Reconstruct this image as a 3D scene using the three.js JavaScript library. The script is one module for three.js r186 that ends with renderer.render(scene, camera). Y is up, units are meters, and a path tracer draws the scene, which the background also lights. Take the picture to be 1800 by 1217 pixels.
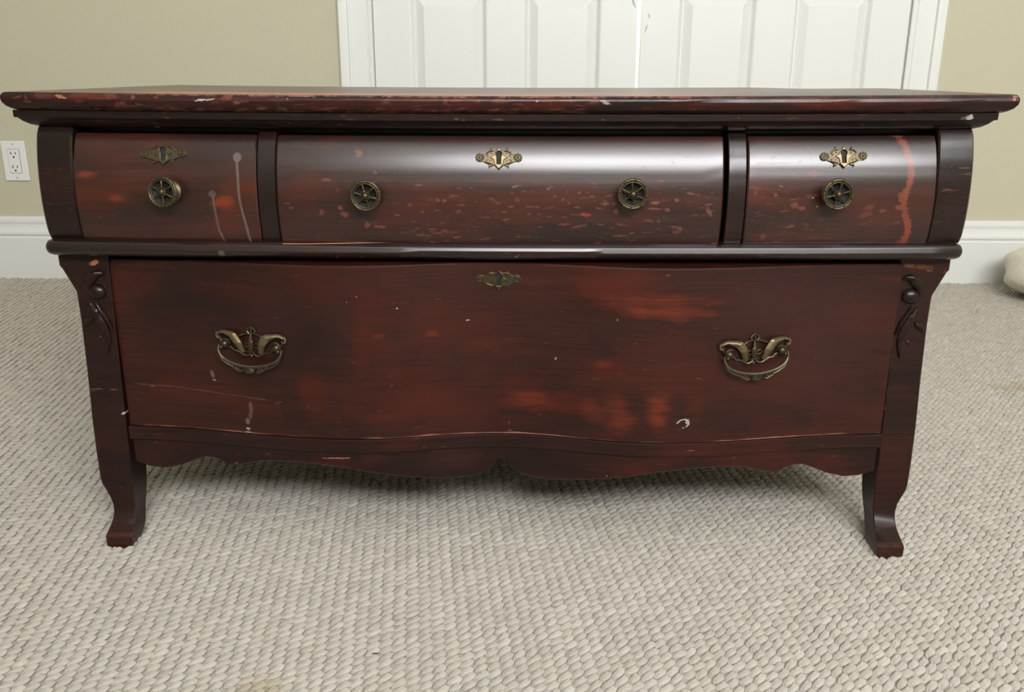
import * as THREE from 'three';
import { mergeGeometries, mergeVertices, toCreasedNormals } from 'three/addons/utils/BufferGeometryUtils.js';
import { RoundedBoxGeometry } from 'three/addons/geometries/RoundedBoxGeometry.js';
import { RectAreaLightUniformsLib } from 'three/addons/lights/RectAreaLightUniformsLib.js';

// ---------------------------------------------------------------- camera, sky, light, exposure
RectAreaLightUniformsLib.init();
const renderer = new THREE.WebGLRenderer({ antialias: true });
renderer.toneMapping = THREE.LinearToneMapping;
renderer.toneMappingExposure = 1.3;
renderer.shadowMap.enabled = true;
const scene = new THREE.Scene();
scene.background = new THREE.Color(0.8, 0.9, 1.0);

const camera = new THREE.PerspectiveCamera(2 * Math.atan(608.5 / 1546.33) * 180 / Math.PI, 1800 / 1217, 0.05, 60);
camera.position.set(0.0256, 0.5927, 0.9992);
camera.rotation.set(-0.2932, 0.0126, 0.0025, 'YXZ');
camera.setViewOffset(1800, 1217, 0, 16.8, 1800, 1217);

// the daylight window in the wall behind the camera
const WIN = { x0: -0.35, x1: 1.75, y0: 1.55, y1: 2.4 };
const REAR = 2.5, BACK = -1.537, LEFT = -2.7, RIGHT = 2.9, CEIL = 2.6;
const daylight = new THREE.RectAreaLight(new THREE.Color(0.985, 0.99, 1.0), 21, WIN.x1 - WIN.x0 - 0.1, WIN.y1 - WIN.y0 - 0.1);
daylight.name = 'window_daylight';
daylight.position.set((WIN.x0 + WIN.x1) / 2, (WIN.y0 + WIN.y1) / 2, REAR - 0.012);
daylight.lookAt((WIN.x0 + WIN.x1) / 2, (WIN.y0 + WIN.y1) / 2, 0);
scene.add(daylight);

// ---------------------------------------------------------------- small tools
const { lerp, clamp, smoothstep } = THREE.MathUtils;
function random(seed) { return () => { seed = (seed + 0x6D2B79F5) | 0; let t = Math.imul(seed ^ (seed >>> 15), 1 | seed); t = (t + Math.imul(t ^ (t >>> 7), 61 | t)) ^ t; return ((t ^ (t >>> 14)) >>> 0) / 4294967296; }; }
const hash = (x, y) => { let h = Math.imul(x, 374761393) + Math.imul(y, 668265263) | 0; h = Math.imul(h ^ (h >>> 13), 1274126177); return ((h ^ (h >>> 16)) >>> 0) / 4294967296; };
function noise(x, y) {
  const ix = Math.floor(x), iy = Math.floor(y); let fx = x - ix, fy = y - iy; fx = fx * fx * (3 - 2 * fx); fy = fy * fy * (3 - 2 * fy);
  const a = hash(ix, iy), b = hash(ix + 1, iy), c = hash(ix, iy + 1), d = hash(ix + 1, iy + 1);
  return a + (b - a) * fx + (c - a) * fy + (a - b - c + d) * fx * fy;
}
const fbm = (x, y, n = 3) => { let s = 0, a = 0.5, t = 0; for (let i = 0; i < n; i++) { s += a * noise(x, y); t += a; a *= 0.5; x = x * 2.03 + 17.1; y = y * 2.03 + 5.7; } return s / t; };
const lin = (c) => { c /= 255; return c <= 0.04045 ? c / 12.92 : Math.pow((c + 0.055) / 1.055, 2.4); };
const srgb = (c) => { c = clamp(c, 0, 1); return 255 * (c <= 0.0031308 ? c * 12.92 : 1.055 * Math.pow(c, 1 / 2.4) - 0.055); };
const rgb = (r, g, b) => [lin(r), lin(g), lin(b)];

const used = {};
const numbered = (name) => { const n = used[name] = (used[name] ?? -1) + 1; return n ? name + '_' + String(n).padStart(3, '0') : name; };
function group(name, position = [0, 0, 0], parent = scene) { const g = new THREE.Group(); g.name = parent === scene ? numbered(name) : name; g.position.set(...position); parent.add(g); return g; }
function mesh(name, geometry, material, parent) {
  const m = new THREE.Mesh(Array.isArray(geometry) ? merge(geometry) : geometry, material);
  m.name = parent === scene ? numbered(name) : name; m.castShadow = m.receiveShadow = true; parent.add(m); return m;
}
const tag = (o, label, category, extra) => { Object.assign(o.userData, { label, category }, extra); return o; };
const structure = (o) => { o.userData.kind = 'structure'; return o; };
const merge = (list) => mergeGeometries(list.map((g) => { g = g.index ? g.toNonIndexed() : g; for (const k of Object.keys(g.attributes)) if (!['position', 'normal', 'uv'].includes(k)) g.deleteAttribute(k); return g; }));
const box = (w, h, d, x, y, z, r = 0) => (r ? new RoundedBoxGeometry(w, h, d, 2, r) : new THREE.BoxGeometry(w, h, d)).translate(x, y, z);

// a grid of points f(i, j) as a surface, smooth inside creases
function sheet(nu, nv, f, crease = 0.7) {
  const p = [], uv = [], idx = [];
  for (let j = 0; j <= nv; j++) for (let i = 0; i <= nu; i++) { p.push(...f(i / nu, j / nv)); uv.push(i / nu, j / nv); }
  for (let j = 0; j < nv; j++) for (let i = 0; i < nu; i++) { const a = j * (nu + 1) + i, b = a + 1, c = a + nu + 1, d = c + 1; idx.push(a, b, d, a, d, c); }
  const g = new THREE.BufferGeometry();
  g.setAttribute('position', new THREE.Float32BufferAttribute(p, 3)); g.setAttribute('uv', new THREE.Float32BufferAttribute(uv, 2)); g.setIndex(idx);
  return crease ? toCreasedNormals(g, crease) : (g.computeVertexNormals(), g);
}
// closed cross-sections (rings of [x, y, z], all of one length) lofted into a solid with both ends capped
function loft(rings, crease = 0.6) {
  const n = rings[0].length, p = [], idx = [];
  for (const r of rings) for (const q of r) p.push(...q);
  for (let k = 0; k + 1 < rings.length; k++) for (let i = 0; i < n; i++) { const a = k * n + i, b = k * n + (i + 1) % n, c = a + n, d = b + n; idx.push(a, b, d, a, d, c); }
  for (const [k, flip] of [[0, 1], [rings.length - 1, 0]]) {
    const mid = rings[k].reduce((s, q) => s.map((v, i) => v + q[i] / n), [0, 0, 0]), m = p.length / 3; p.push(...mid);
    for (let i = 0; i < n; i++) { const a = k * n + i, b = k * n + (i + 1) % n; idx.push(...(flip ? [m, b, a] : [m, a, b])); }
  }
  const g = new THREE.BufferGeometry();
  g.setAttribute('position', new THREE.Float32BufferAttribute(p, 3)); g.setAttribute('uv', new THREE.Float32BufferAttribute(new Float32Array(p.length / 3 * 2), 2)); g.setIndex(idx);
  return toCreasedNormals(g, crease);
}
// uv from the front: x0..x1 and y0..y1 in metres become 0..1
function frontUV(g, [x0, x1, y0, y1]) {
  const p = g.attributes.position, uv = new Float32Array(p.count * 2);
  for (let i = 0; i < p.count; i++) { uv[i * 2] = (p.getX(i) - x0) / (x1 - x0); uv[i * 2 + 1] = (p.getY(i) - y0) / (y1 - y0); }
  g.setAttribute('uv', new THREE.BufferAttribute(uv, 2)); return g;
}
// a tube of changing radius through points [x, y, z, r]
function rope(points, sides = 8, steps = 6) {
  const curve = new THREE.CatmullRomCurve3(points.map((q) => new THREE.Vector3(q[0], q[1], q[2]))), N = (points.length - 1) * steps, rings = [];
  let side = new THREE.Vector3(0, 0, 1);
  for (let k = 0; k <= N; k++) {
    const t = k / N, f = t * (points.length - 1), i = Math.min(Math.floor(f), points.length - 2), r = lerp(points[i][3], points[i + 1][3], f - i);
    const c = curve.getPoint(t), tan = curve.getTangent(t).normalize(); side = side.clone().addScaledVector(tan, -side.dot(tan)).normalize(); const up = new THREE.Vector3().crossVectors(tan, side);
    rings.push(Array.from({ length: sides }, (_, s) => { const a = -s / sides * 2 * Math.PI; return c.clone().addScaledVector(side, Math.cos(a) * r).addScaledVector(up, -Math.sin(a) * r).toArray(); }).reverse());
  }
  return loft(rings, 1.2);
}
// a flat blade (ribbon, leaf) through points [x, y, z, half width], raised in the middle
function blade(points, thick, crown = 0.5, steps = 5) {
  const curve = new THREE.CatmullRomCurve3(points.map((q) => new THREE.Vector3(q[0], q[1], q[2]))), N = (points.length - 1) * steps, rings = [];
  for (let k = 0; k <= N; k++) {
    const t = k / N, f = t * (points.length - 1), i = Math.min(Math.floor(f), points.length - 2), w = lerp(points[i][3], points[i + 1][3], f - i);
    const c = curve.getPoint(t), tan = curve.getTangent(t).normalize(), side = new THREE.Vector3(-tan.y, tan.x, 0).normalize(), at = (s, h) => c.clone().addScaledVector(side, s * w).add(new THREE.Vector3(0, 0, h * thick)).toArray();
    rings.push([at(-1, 0), at(-1, 0.6), at(-0.5, 0.6 + 0.75 * crown), at(0, 0.6 + crown), at(0.5, 0.6 + 0.75 * crown), at(1, 0.6), at(1, 0)].reverse());
  }
  return loft(rings, 0.9);
}
const ball = (r, x, y, z, sx = 1, sy = 1, sz = 1, a = 10, b = 7) => new THREE.SphereGeometry(r, a, b).scale(sx, sy, sz).translate(x, y, z);

// ---------------------------------------------------------------- painted-wood textures: stain, grain, chips, drips as they lie on the dresser
const COLOURS = { red: rgb(88, 32, 19), orange: rgb(124, 50, 26), rose: rgb(112, 54, 46), rosehot: rgb(140, 54, 48), pink: rgb(124, 78, 68), dark: rgb(34, 20, 18), plum: rgb(62, 33, 33), brown: rgb(84, 48, 34),
  drip: rgb(112, 92, 90), white: rgb(196, 186, 182), scuff: rgb(118, 88, 80), scar: rgb(134, 60, 40), peach: rgb(206, 140, 116), rawwood: rgb(190, 118, 84), tanwood: rgb(112, 76, 50) };
for (const k in COLOURS) COLOURS[k] = COLOURS[k].map((v) => v * (k === 'pink' || k.startsWith('rose') || k === 'orange' ? 0.9 : k === 'scar' ? 0.66 : 0.72));
class WoodPaint {
  constructor(seed, bounds, W, H) { Object.assign(this, { seed, W, H }); [this.x0, this.x1, this.y0, this.y1] = bounds; this.c = new Float32Array(W * H * 3); this.r = new Float32Array(W * H); this.rnd = random(seed * 977 + 5); }
  base(tones, { grain = 0.26, blotch = 0.9, stretch = 1, rough = 0.36, swirl = 0.012 } = {}) {
    const { W, H, seed } = this, [dark, mid, warm] = tones;
    for (let j = 0; j < H; j++) for (let i = 0; i < W; i++) {
      const x = lerp(this.x0, this.x1, (i + 0.5) / W) + seed * 3.1, y0 = lerp(this.y0, this.y1, (j + 0.5) / H), y = y0 + seed * 1.7 + swirl * (noise(x * 5, y0 * 14 + seed) - 0.5) + 0.004 * noise(x * 14, y0 * 40);
      const m = clamp((fbm(x * 7 * stretch, y * 16, 3) - 0.5) * 2.1 * blotch + 0.5, 0, 1), w = smoothstep(fbm(x * 11 * stretch + 40, y * 26 + 9, 3), 0.52, 0.74);
      const streak = fbm(x * 16, y * 420, 2), pore = noise(x * 130, y * 1500), g = 1 + grain * ((streak - 0.5) * 2.2 + (pore - 0.5) * 0.9), at = (j * W + i) * 3;
      for (let k = 0; k < 3; k++) this.c[at + k] = lerp(lerp(dark[k], mid[k], m), warm[k], w * 0.45) * g;
      this.r[j * W + i] = rough + 0.07 * (streak - 0.5) + 0.05 * (pore - 0.5);
    }
    return this;
  }
  span(x, y, rx, ry, fn) {
    const { W, H } = this, kx = W / (this.x1 - this.x0), ky = H / (this.y1 - this.y0);
    for (let j = Math.max(0, Math.floor((y - ry - this.y0) * ky)); j <= Math.min(H - 1, Math.ceil((y + ry - this.y0) * ky)); j++)
      for (let i = Math.max(0, Math.floor((x - rx - this.x0) * kx)); i <= Math.min(W - 1, Math.ceil((x + rx - this.x0) * kx)); i++) fn(this.x0 + (i + 0.5) / kx, this.y0 + (j + 0.5) / ky, j * W + i);
  }
  put(at, colour, a, rough) { for (let k = 0; k < 3; k++) this.c[at * 3 + k] = lerp(this.c[at * 3 + k], colour[k], a); if (rough !== undefined) this.r[at] = lerp(this.r[at], rough, a); }
  // b: a grainy patch of other stain; f: a chip or fleck with its own ragged edge; s: a run of paint or a scar
  marks(list) {
    for (const m of list) {
      if (m[0] === 's') this.stroke(m[1], m[2], COLOURS[m[3]], m[4], m[5] ?? 0);
      else if (m[0] === 'b') {
        const [, x, y, rx, ry, c, al] = m, col = COLOURS[c], n0 = this.rnd() * 90;
        this.span(x, y, rx * 1.7, ry * 1.7, (px, py, at) => {
          const d = Math.hypot((px - x) / rx, (py - y) / ry), n = fbm(px * 34 + n0, py * 90, 3) - 0.5, st = fbm(px * 22 + n0, py * 380, 2) - 0.5;
          const a = smoothstep(1.28 - d + n * 1.25 + st * 0.35, -0.1, 1.1); if (a > 0) this.put(at, col, a * al * clamp(0.85 + st * 0.7, 0, 1));
        });
      } else {
        const [, x, y, rx, ry, deg, c, al] = m, col = COLOURS[c], ca = Math.cos(deg * Math.PI / 180), sa = Math.sin(deg * Math.PI / 180), n0 = this.rnd() * 90, R = Math.max(rx, ry) * 1.5, soft = c === 'drip' ? 0.12 : 0.3;
        this.span(x, y, R, R, (px, py, at) => {
          const u = ((px - x) * ca + (py - y) * sa) / rx, v = (-(px - x) * sa + (py - y) * ca) / ry, d = Math.hypot(u, v), n = c === 'drip' ? 0 : (fbm(px * 420 + n0, py * 900, 2) - 0.5) * 1.2;
          const a = smoothstep(1 - d + n, -soft * 0.2, soft); if (a > 0) this.put(at, col, a * al, c === 'dark' ? 0.6 : 0.5);
        });
      }
    }
    return this;
  }
  stroke(pts, w, col, al, jag) {
    for (let k = 0; k + 1 < pts.length; k++) {
      const [ax, ay] = pts[k], [bx, by] = pts[k + 1], R = w * (1 + jag), L2 = (bx - ax) ** 2 + (by - ay) ** 2;
      this.span((ax + bx) / 2, (ay + by) / 2, Math.abs(bx - ax) / 2 + R, Math.abs(by - ay) / 2 + R, (px, py, at) => {
        const t = clamp(((px - ax) * (bx - ax) + (py - ay) * (by - ay)) / L2, 0, 1); if ((t === 0 && k) || (t === 1 && k + 2 < pts.length && (px - bx) ** 2 + (py - by) ** 2 > w * w / 4)) return;
        const d = Math.hypot(px - lerp(ax, bx, t), py - lerp(ay, by, t)) / (w / 2), n = jag * ((fbm(px * 160, py * 900, 2) - 0.5) * 1.9);
        const a = smoothstep(1 - d + n, 0, jag ? 0.3 : 0.22); if (a > 0) this.put(at, col, clamp(a * al * (jag ? 0.75 + 0.5 * noise(px * 300, py * 1400) : 1), 0, 1), 0.5);
      });
    }
  }
  // many small flecks strewn where the finish has flaked
  strew(n, [x0, x1, y0, y1], colours, size, al) {
    for (let k = 0; k < n; k++) { const s = size * (0.4 + this.rnd() ** 2 * 1.3); this.marks([['f', lerp(x0, x1, this.rnd()), lerp(y0, y1, this.rnd()), s * (1.2 + this.rnd() * 2), s * 0.45, (this.rnd() - 0.5) * 24, colours[Math.floor(this.rnd() * colours.length)], al * (0.4 + 0.6 * this.rnd())]]); }
    return this;
  }
  material(options = {}) {
    const { W, H } = this, d = new Uint8Array(W * H * 4), r = new Uint8Array(W * H * 4);
    for (let i = 0; i < W * H; i++) { for (let k = 0; k < 3; k++) d[i * 4 + k] = srgb(this.c[i * 3 + k]); d[i * 4 + 3] = 255; r[i * 4] = r[i * 4 + 1] = r[i * 4 + 2] = clamp(this.r[i], 0, 1) * 255; r[i * 4 + 3] = 255; }
    const make = (data, space) => { const t = new THREE.DataTexture(data, W, H, THREE.RGBAFormat); t.magFilter = t.minFilter = THREE.LinearFilter; t.colorSpace = space; t.needsUpdate = true; return t; };
    const rough = make(r, THREE.NoColorSpace);
    return new THREE.MeshPhysicalMaterial({ map: make(d, THREE.SRGBColorSpace), roughnessMap: rough, bumpMap: rough, bumpScale: 0.0005, roughness: 1, specularIntensity: 0.3, clearcoat: 1, clearcoatRoughness: 0.25, ...options });
  }
}
const MARKS = {
  drawer_left: [
    ['b',-0.4582,0.4548,0.039,0.0117,'red',0.55],['b',-0.4816,0.4527,0.0163,0.0104,'red',0.4],['b',-0.4768,0.4781,0.0117,0.0046,'orange',0.75],['b',-0.444,0.4522,0.0091,0.0046,'orange',0.6],
    ['b',-0.3027,0.458,0.0292,0.0117,'red',0.75],['b',-0.3193,0.4488,0.013,0.0104,'orange',0.9],['b',-0.289,0.4633,0.0143,0.0065,'red',0.6],['b',-0.3185,0.429,0.0195,0.0169,'red',0.6],
    ['b',-0.2972,0.4827,0.026,0.0163,'red',0.3],['b',-0.3798,0.4759,0.078,0.0117,'red',0.22],['b',-0.4709,0.5064,0.0195,0.0091,'red',0.2],['s',[[-0.3022,0.493],[-0.3014,0.4795],[-0.3013,0.4665],[-0.3011,0.4535],[-0.2996,0.4403],[-0.2974,0.4271],[-0.2957,0.4158],[-0.2938,0.3983]],0.0034,'drip',0.75,0],
    ['f',-0.3018,0.4974,0.0049,0.0055,0,'drip',0.85],['s',[[-0.3314,0.4533],[-0.3307,0.4402],[-0.3295,0.425],[-0.3286,0.4136],[-0.3265,0.4069],[-0.3239,0.3988]],0.0032,'drip',0.5,0],['f',-0.3318,0.4566,0.0046,0.0046,0,'drip',0.45],['f',-0.3219,0.3985,0.0026,0.0008,0,'white',0.9],
    ['f',-0.2938,0.3983,0.0026,0.0008,0,'white',0.9],['f',-0.3269,0.4096,0.0019,0.0016,30,'drip',0.8]
  ],
  drawer_middle: [
    ['f',-0.1611,0.5018,0.0039,0.0046,-40,'rose',0.8],['f',-0.1642,0.5049,0.0032,0.0019,0,'rose',0.7],['f',-0.1439,0.4814,0.0026,0.0026,0,'rose',0.55],['f',-0.1991,0.4734,0.0052,0.0023,5,'rose',0.85],
    ['f',-0.1477,0.4691,0.0052,0.0026,25,'rose',0.7],['f',-0.1851,0.4415,0.0039,0.0026,-15,'rose',0.8],['f',-0.1802,0.4343,0.0058,0.0029,-25,'rose',0.7],['f',-0.2066,0.4361,0.0032,0.0039,0,'rose',0.5],
    ['f',-0.155,0.4218,0.0039,0.0039,0,'rose',0.8],['f',-0.1398,0.4198,0.0072,0.0021,0,'rose',0.95],['f',-0.2413,0.4413,0.0032,0.0016,0,'rose',0.6],['f',-0.1046,0.4451,0.0032,0.0023,20,'rose',0.75],
    ['f',-0.0722,0.4505,0.0032,0.0019,-30,'pink',0.7],['f',-0.065,0.4499,0.0026,0.0019,40,'pink',0.7],['f',-0.0099,0.4521,0.0039,0.0023,-20,'rose',0.7],['f',-0.004,0.4482,0.0039,0.0019,-10,'rose',0.7],
    ['f',-0.0651,0.4149,0.0046,0.0019,0,'rose',0.6],['f',-0.0803,0.4168,0.0058,0.001,0,'pink',0.7],['f',-0.0073,0.439,0.0039,0.0006,10,'pink',0.8],['f',-0.0488,0.4381,0.0026,0.0016,0,'pink',0.6],
    ['f',-0.0584,0.4545,0.0039,0.0013,0,'pink',0.5],['f',-0.0903,0.4373,0.0026,0.0008,0,'pink',0.7],['f',-0.1195,0.4332,0.0039,0.001,0,'pink',0.6],['f',-0.1012,0.426,0.0039,0.001,0,'pink',0.6],
    ['f',0.0959,0.4348,0.0072,0.0027,0,'rosehot',0.95],['f',0.0751,0.4235,0.0091,0.0014,4,'rose',0.8],['f',0.1319,0.4383,0.0032,0.0026,0,'rose',0.8],['f',0.1185,0.4477,0.0058,0.0021,0,'pink',0.6],
    ['f',0.1289,0.4475,0.0026,0.0026,0,'rose',0.6],['f',0.1759,0.449,0.0072,0.0019,5,'pink',0.85],['f',0.2006,0.4517,0.0029,0.0023,0,'pink',0.6],['f',0.1907,0.4412,0.0032,0.0019,-20,'pink',0.6],
    ['f',0.2379,0.4394,0.0026,0.0065,28,'pink',0.55],['f',0.1704,0.4279,0.0052,0.0019,0,'rose',0.7],['f',0.1809,0.4273,0.0026,0.0019,0,'rose',0.6],['f',0.204,0.4148,0.0052,0.0019,0,'rose',0.6],
    ['f',0.112,0.401,0.0046,0.0019,0,'rose',0.6],['f',0.0894,0.4597,0.0023,0.0016,0,'pink',0.8],['f',0.1045,0.4558,0.0032,0.0013,-20,'pink',0.7],['f',0.1234,0.4566,0.0052,0.0009,5,'pink',0.8],
    ['f',0.0706,0.4518,0.0019,0.0019,0,'pink',0.7],['f',0.0614,0.4557,0.0026,0.0013,0,'pink',0.6],['f',0.0189,0.4516,0.0039,0.0026,-30,'pink',0.5],['f',0.0321,0.4438,0.0052,0.0013,0,'pink',0.5],
    ['f',0.0321,0.4352,0.0026,0.0013,0,'pink',0.6],['f',0.0433,0.4353,0.0026,0.0013,0,'pink',0.5],['f',0.0779,0.4479,0.0019,0.0013,0,'pink',0.6],['f',0.0261,0.4614,0.0026,0.001,0,'pink',0.6],
    ['f',0.0596,0.4445,0.0026,0.001,0,'pink',0.5],['f',0.2243,0.4583,0.0039,0.0019,0,'rose',0.4],['f',0.2478,0.3997,0.0052,0.0016,0,'pink',0.7],['f',-0.1873,0.4624,0.0026,0.0026,0,'rose',0.4],
    ['f',0.1812,0.4736,0.0039,0.0013,0,'pink',0.3],['f',0.1067,0.4708,0.0032,0.0019,0,'rose',0.4],['b',-0.2233,0.4636,0.039,0.0143,'red',0.5],['b',-0.0598,0.4512,0.0845,0.026,'red',0.42],
    ['b',0.0517,0.4452,0.091,0.0292,'red',0.55],['b',0.1756,0.4555,0.065,0.0195,'red',0.4],['b',-0.0537,0.4183,0.065,0.0163,'red',0.3],['f',0.2133,0.4993,0.0091,0.0006,-8,'dark',0.85],
    ['f',0.2009,0.5037,0.0026,0.0013,0,'dark',0.6],['f',0.1432,0.4838,0.0019,0.001,0,'dark',0.8],['f',0.1448,0.4914,0.0013,0.0008,0,'dark',0.7],['f',0.163,0.4883,0.0019,0.0006,-20,'dark',0.7],
    ['f',0.1864,0.4859,0.001,0.001,0,'dark',0.8],['f',0.195,0.4935,0.0019,0.0013,-20,'dark',0.7],['f',0.1108,0.4843,0.0013,0.001,0,'dark',0.7],['f',0.1602,0.48,0.0019,0.001,0,'dark',0.6],
    ['f',0.2134,0.477,0.0026,0.0026,0,'dark',0.45],['f',0.0623,0.4809,0.0019,0.0013,30,'dark',0.5],['f',0.233,0.4841,0.0013,0.001,0,'dark',0.6],['f',0.0882,0.5096,0.0026,0.0019,-30,'dark',0.4],
    ['f',-0.2101,0.5067,0.0032,0.0013,15,'dark',0.5],['f',-0.2013,0.5029,0.0026,0.001,0,'dark',0.4],['f',-0.1196,0.486,0.0026,0.001,0,'dark',0.7],['f',-0.1009,0.5026,0.0032,0.0013,0,'dark',0.4],
    ['f',-0.0234,0.485,0.0013,0.001,0,'dark',0.6],['f',0.1772,0.4896,0.0008,0.0008,0,'dark',0.7],['f',0.1385,0.4869,0.001,0.0006,0,'dark',0.7]
  ],
  drawer_right: [
    ['s',[[0.4512,0.5234],[0.4533,0.5172]],0.0078,'scar',0.55,0.5],['s',[[0.456,0.5159],[0.4599,0.5059],[0.4632,0.4952],[0.4648,0.4837],[0.4636,0.4728],[0.461,0.4632],[0.4589,0.4547],[0.4594,0.4456],[0.4625,0.4372],[0.4656,0.4286],[0.4685,0.4207],[0.4685,0.4108],[0.4671,0.4021]],0.0084,'scar',0.95,0.6],['f',0.4551,0.4443,0.0058,0.0026,0,'scar',0.9],['f',0.4567,0.4567,0.0052,0.0058,0,'scar',0.8],
    ['f',0.4493,0.5234,0.0078,0.0013,0,'pink',0.6],['f',0.4634,0.4047,0.0065,0.0032,25,'scar',0.5],['f',0.3133,0.458,0.0026,0.0026,0,'rose',0.8],['f',0.2897,0.4605,0.0026,0.0026,0,'rose',0.9],
    ['f',0.3358,0.4464,0.0052,0.0032,-10,'rose',0.8],['f',0.3446,0.4432,0.0039,0.0023,0,'rose',0.9],['f',0.3562,0.4827,0.0072,0.0039,10,'rose',0.45],['f',0.3318,0.4826,0.0026,0.0019,0,'rose',0.45],
    ['f',0.4206,0.4448,0.0072,0.0039,15,'rose',0.55],['f',0.4182,0.437,0.0091,0.0039,5,'rose',0.4],['f',0.4354,0.4403,0.0039,0.0026,0,'pink',0.4],['f',0.3031,0.41,0.0032,0.0039,0,'pink',0.3],
    ['f',0.2999,0.456,0.0019,0.0013,0,'rose',0.6],['f',0.3064,0.4482,0.0046,0.0008,8,'rose',0.6],['f',0.4157,0.4251,0.0052,0.0013,0,'rose',0.4],['f',0.296,0.3999,0.0026,0.0013,0,'rose',0.6],
    ['f',0.3085,0.4006,0.0026,0.0013,0,'rose',0.6],['f',0.406,0.4011,0.0026,0.0013,0,'rose',0.5],['f',0.3511,0.4569,0.0032,0.0019,0,'rose',0.5],['f',0.3511,0.4235,0.0039,0.0032,0,'rose',0.3],
    ['f',0.332,0.4529,0.0032,0.001,0,'rose',0.6],['b',0.2924,0.4592,0.0227,0.0169,'red',0.75],['b',0.3388,0.4497,0.0455,0.0143,'red',0.4],['b',0.4366,0.4468,0.0455,0.0163,'red',0.3],
    ['b',0.3751,0.4136,0.078,0.013,'brown',0.4],['f',0.3076,0.4933,0.0208,0.0005,0,'dark',0.75],['f',0.3109,0.5003,0.0016,0.0013,0,'dark',0.8],['f',0.3071,0.499,0.0016,0.0013,0,'dark',0.7],
    ['f',0.3176,0.5035,0.0013,0.001,0,'dark',0.6],['f',0.339,0.4947,0.0026,0.0013,40,'dark',0.6],['f',0.3184,0.4876,0.0016,0.0019,0,'dark',0.6],['f',0.3084,0.4914,0.0013,0.0013,0,'dark',0.7],
    ['f',0.3515,0.4973,0.0013,0.0016,0,'dark',0.5],['f',0.4235,0.5007,0.0013,0.001,0,'dark',0.5],['f',0.4465,0.4913,0.0013,0.001,0,'dark',0.5],['f',0.2918,0.4901,0.0013,0.0006,0,'dark',0.5],
    ['f',0.3145,0.4889,0.0008,0.0008,0,'dark',0.6],['s',[[0.3475,0.5118],[0.3517,0.508],[0.3548,0.503]],0.0008,'pink',0.5,0],['f',0.3555,0.455,0.0012,0.001,0,'white',0.9],['f',0.361,0.4452,0.0009,0.0008,0,'white',0.7]
  ],
  drawer_long: [
    ['b',-0.3969,0.3073,0.0715,0.0845,'dark',0.6],['b',-0.2624,0.2725,0.0715,0.0975,'dark',0.42],['b',-0.3184,0.1834,0.0845,0.026,'dark',0.25],['b',0.367,0.2838,0.0845,0.0975,'plum',0.4],
    ['b',0.3068,0.1882,0.078,0.026,'dark',0.3],['b',-0.1751,0.3644,0.039,0.013,'dark',0.2],['b',-0.0143,0.3377,0.039,0.039,'dark',0.25],['b',-0.3082,0.3416,0.052,0.0195,'red',0.25],
    ['b',-0.3934,0.339,0.026,0.0325,'dark',0.4],['b',-0.3376,0.3183,0.0455,0.0292,'dark',0.45],['b',-0.2162,0.3504,0.039,0.026,'red',0.25],['b',-0.1506,0.3089,0.039,0.0585,'red',0.4],
    ['b',-0.0828,0.2951,0.0715,0.0455,'red',0.38],['b',-0.1655,0.2803,0.0091,0.0455,'red',0.3],['b',-0.1124,0.2224,0.091,0.0455,'red',0.4],['b',-0.2246,0.2141,0.0163,0.039,'red',0.45],
    ['b',0.1468,0.349,0.052,0.0227,'red',0.55],['b',0.1883,0.3229,0.0487,0.0084,'orange',0.5],['b',0.1809,0.3354,0.0585,0.0104,'orange',0.4],['b',0.1197,0.3591,0.0357,0.0163,'red',0.55],
    ['b',0.0375,0.2049,0.0292,0.013,'orange',0.55],['b',0.0269,0.216,0.039,0.026,'red',0.4],['b',0.0828,0.2052,0.039,0.0182,'red',0.55],['b',0.111,0.1942,0.0169,0.0169,'orange',0.3],
    ['b',0.1423,0.1982,0.0182,0.026,'orange',0.4],['b',0.1887,0.206,0.0143,0.0247,'orange',0.52],['b',0.2357,0.2101,0.013,0.0195,'red',0.6],['b',0.1265,0.2534,0.0247,0.0117,'red',0.5],
    ['b',0.1229,0.2592,0.0091,0.0065,'orange',0.3],['b',-0.0571,0.1929,0.091,0.0325,'red',0.45],['b',0.204,0.2827,0.039,0.026,'red',0.22],['b',0.2201,0.2395,0.0585,0.026,'red',0.22],
    ['b',-0.4073,0.2128,0.0325,0.0117,'red',0.5],['b',-0.3165,0.206,0.039,0.0163,'red',0.2],['b',-0.2386,0.214,0.0091,0.0325,'red',0.4],['b',0.3873,0.2839,0.052,0.0845,'plum',0.35],
    ['b',0.3147,0.3396,0.039,0.039,'plum',0.5],['b',0.0535,0.3101,0.026,0.039,'plum',0.4],['b',0.1219,0.2893,0.026,0.026,'dark',0.35],['b',0.0974,0.1791,0.0325,0.0143,'dark',0.5],
    ['b',0.1677,0.1758,0.0156,0.0143,'dark',0.35],['b',0.2153,0.2025,0.0091,0.026,'dark',0.35],['b',-0.2203,0.169,0.0163,0.0163,'dark',0.5],['b',-0.2471,0.1915,0.0195,0.026,'dark',0.45],
    ['b',-0.1308,0.2912,0.0195,0.013,'dark',0.3],['b',-0.1915,0.3086,0.0195,0.039,'plum',0.3],['b',0.4571,0.2118,0.013,0.039,'dark',0.3],['b',-0.1778,0.1678,0.0195,0.0104,'dark',0.3],
    ['b',0.2767,0.3115,0.026,0.078,'plum',0.3],['b',-0.2735,0.3081,0.039,0.039,'plum',0.3],['b',-0.0828,0.2915,0.0078,0.0039,'orange',0.4],['b',-0.1458,0.2911,0.0065,0.0032,'orange',0.35],
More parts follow.
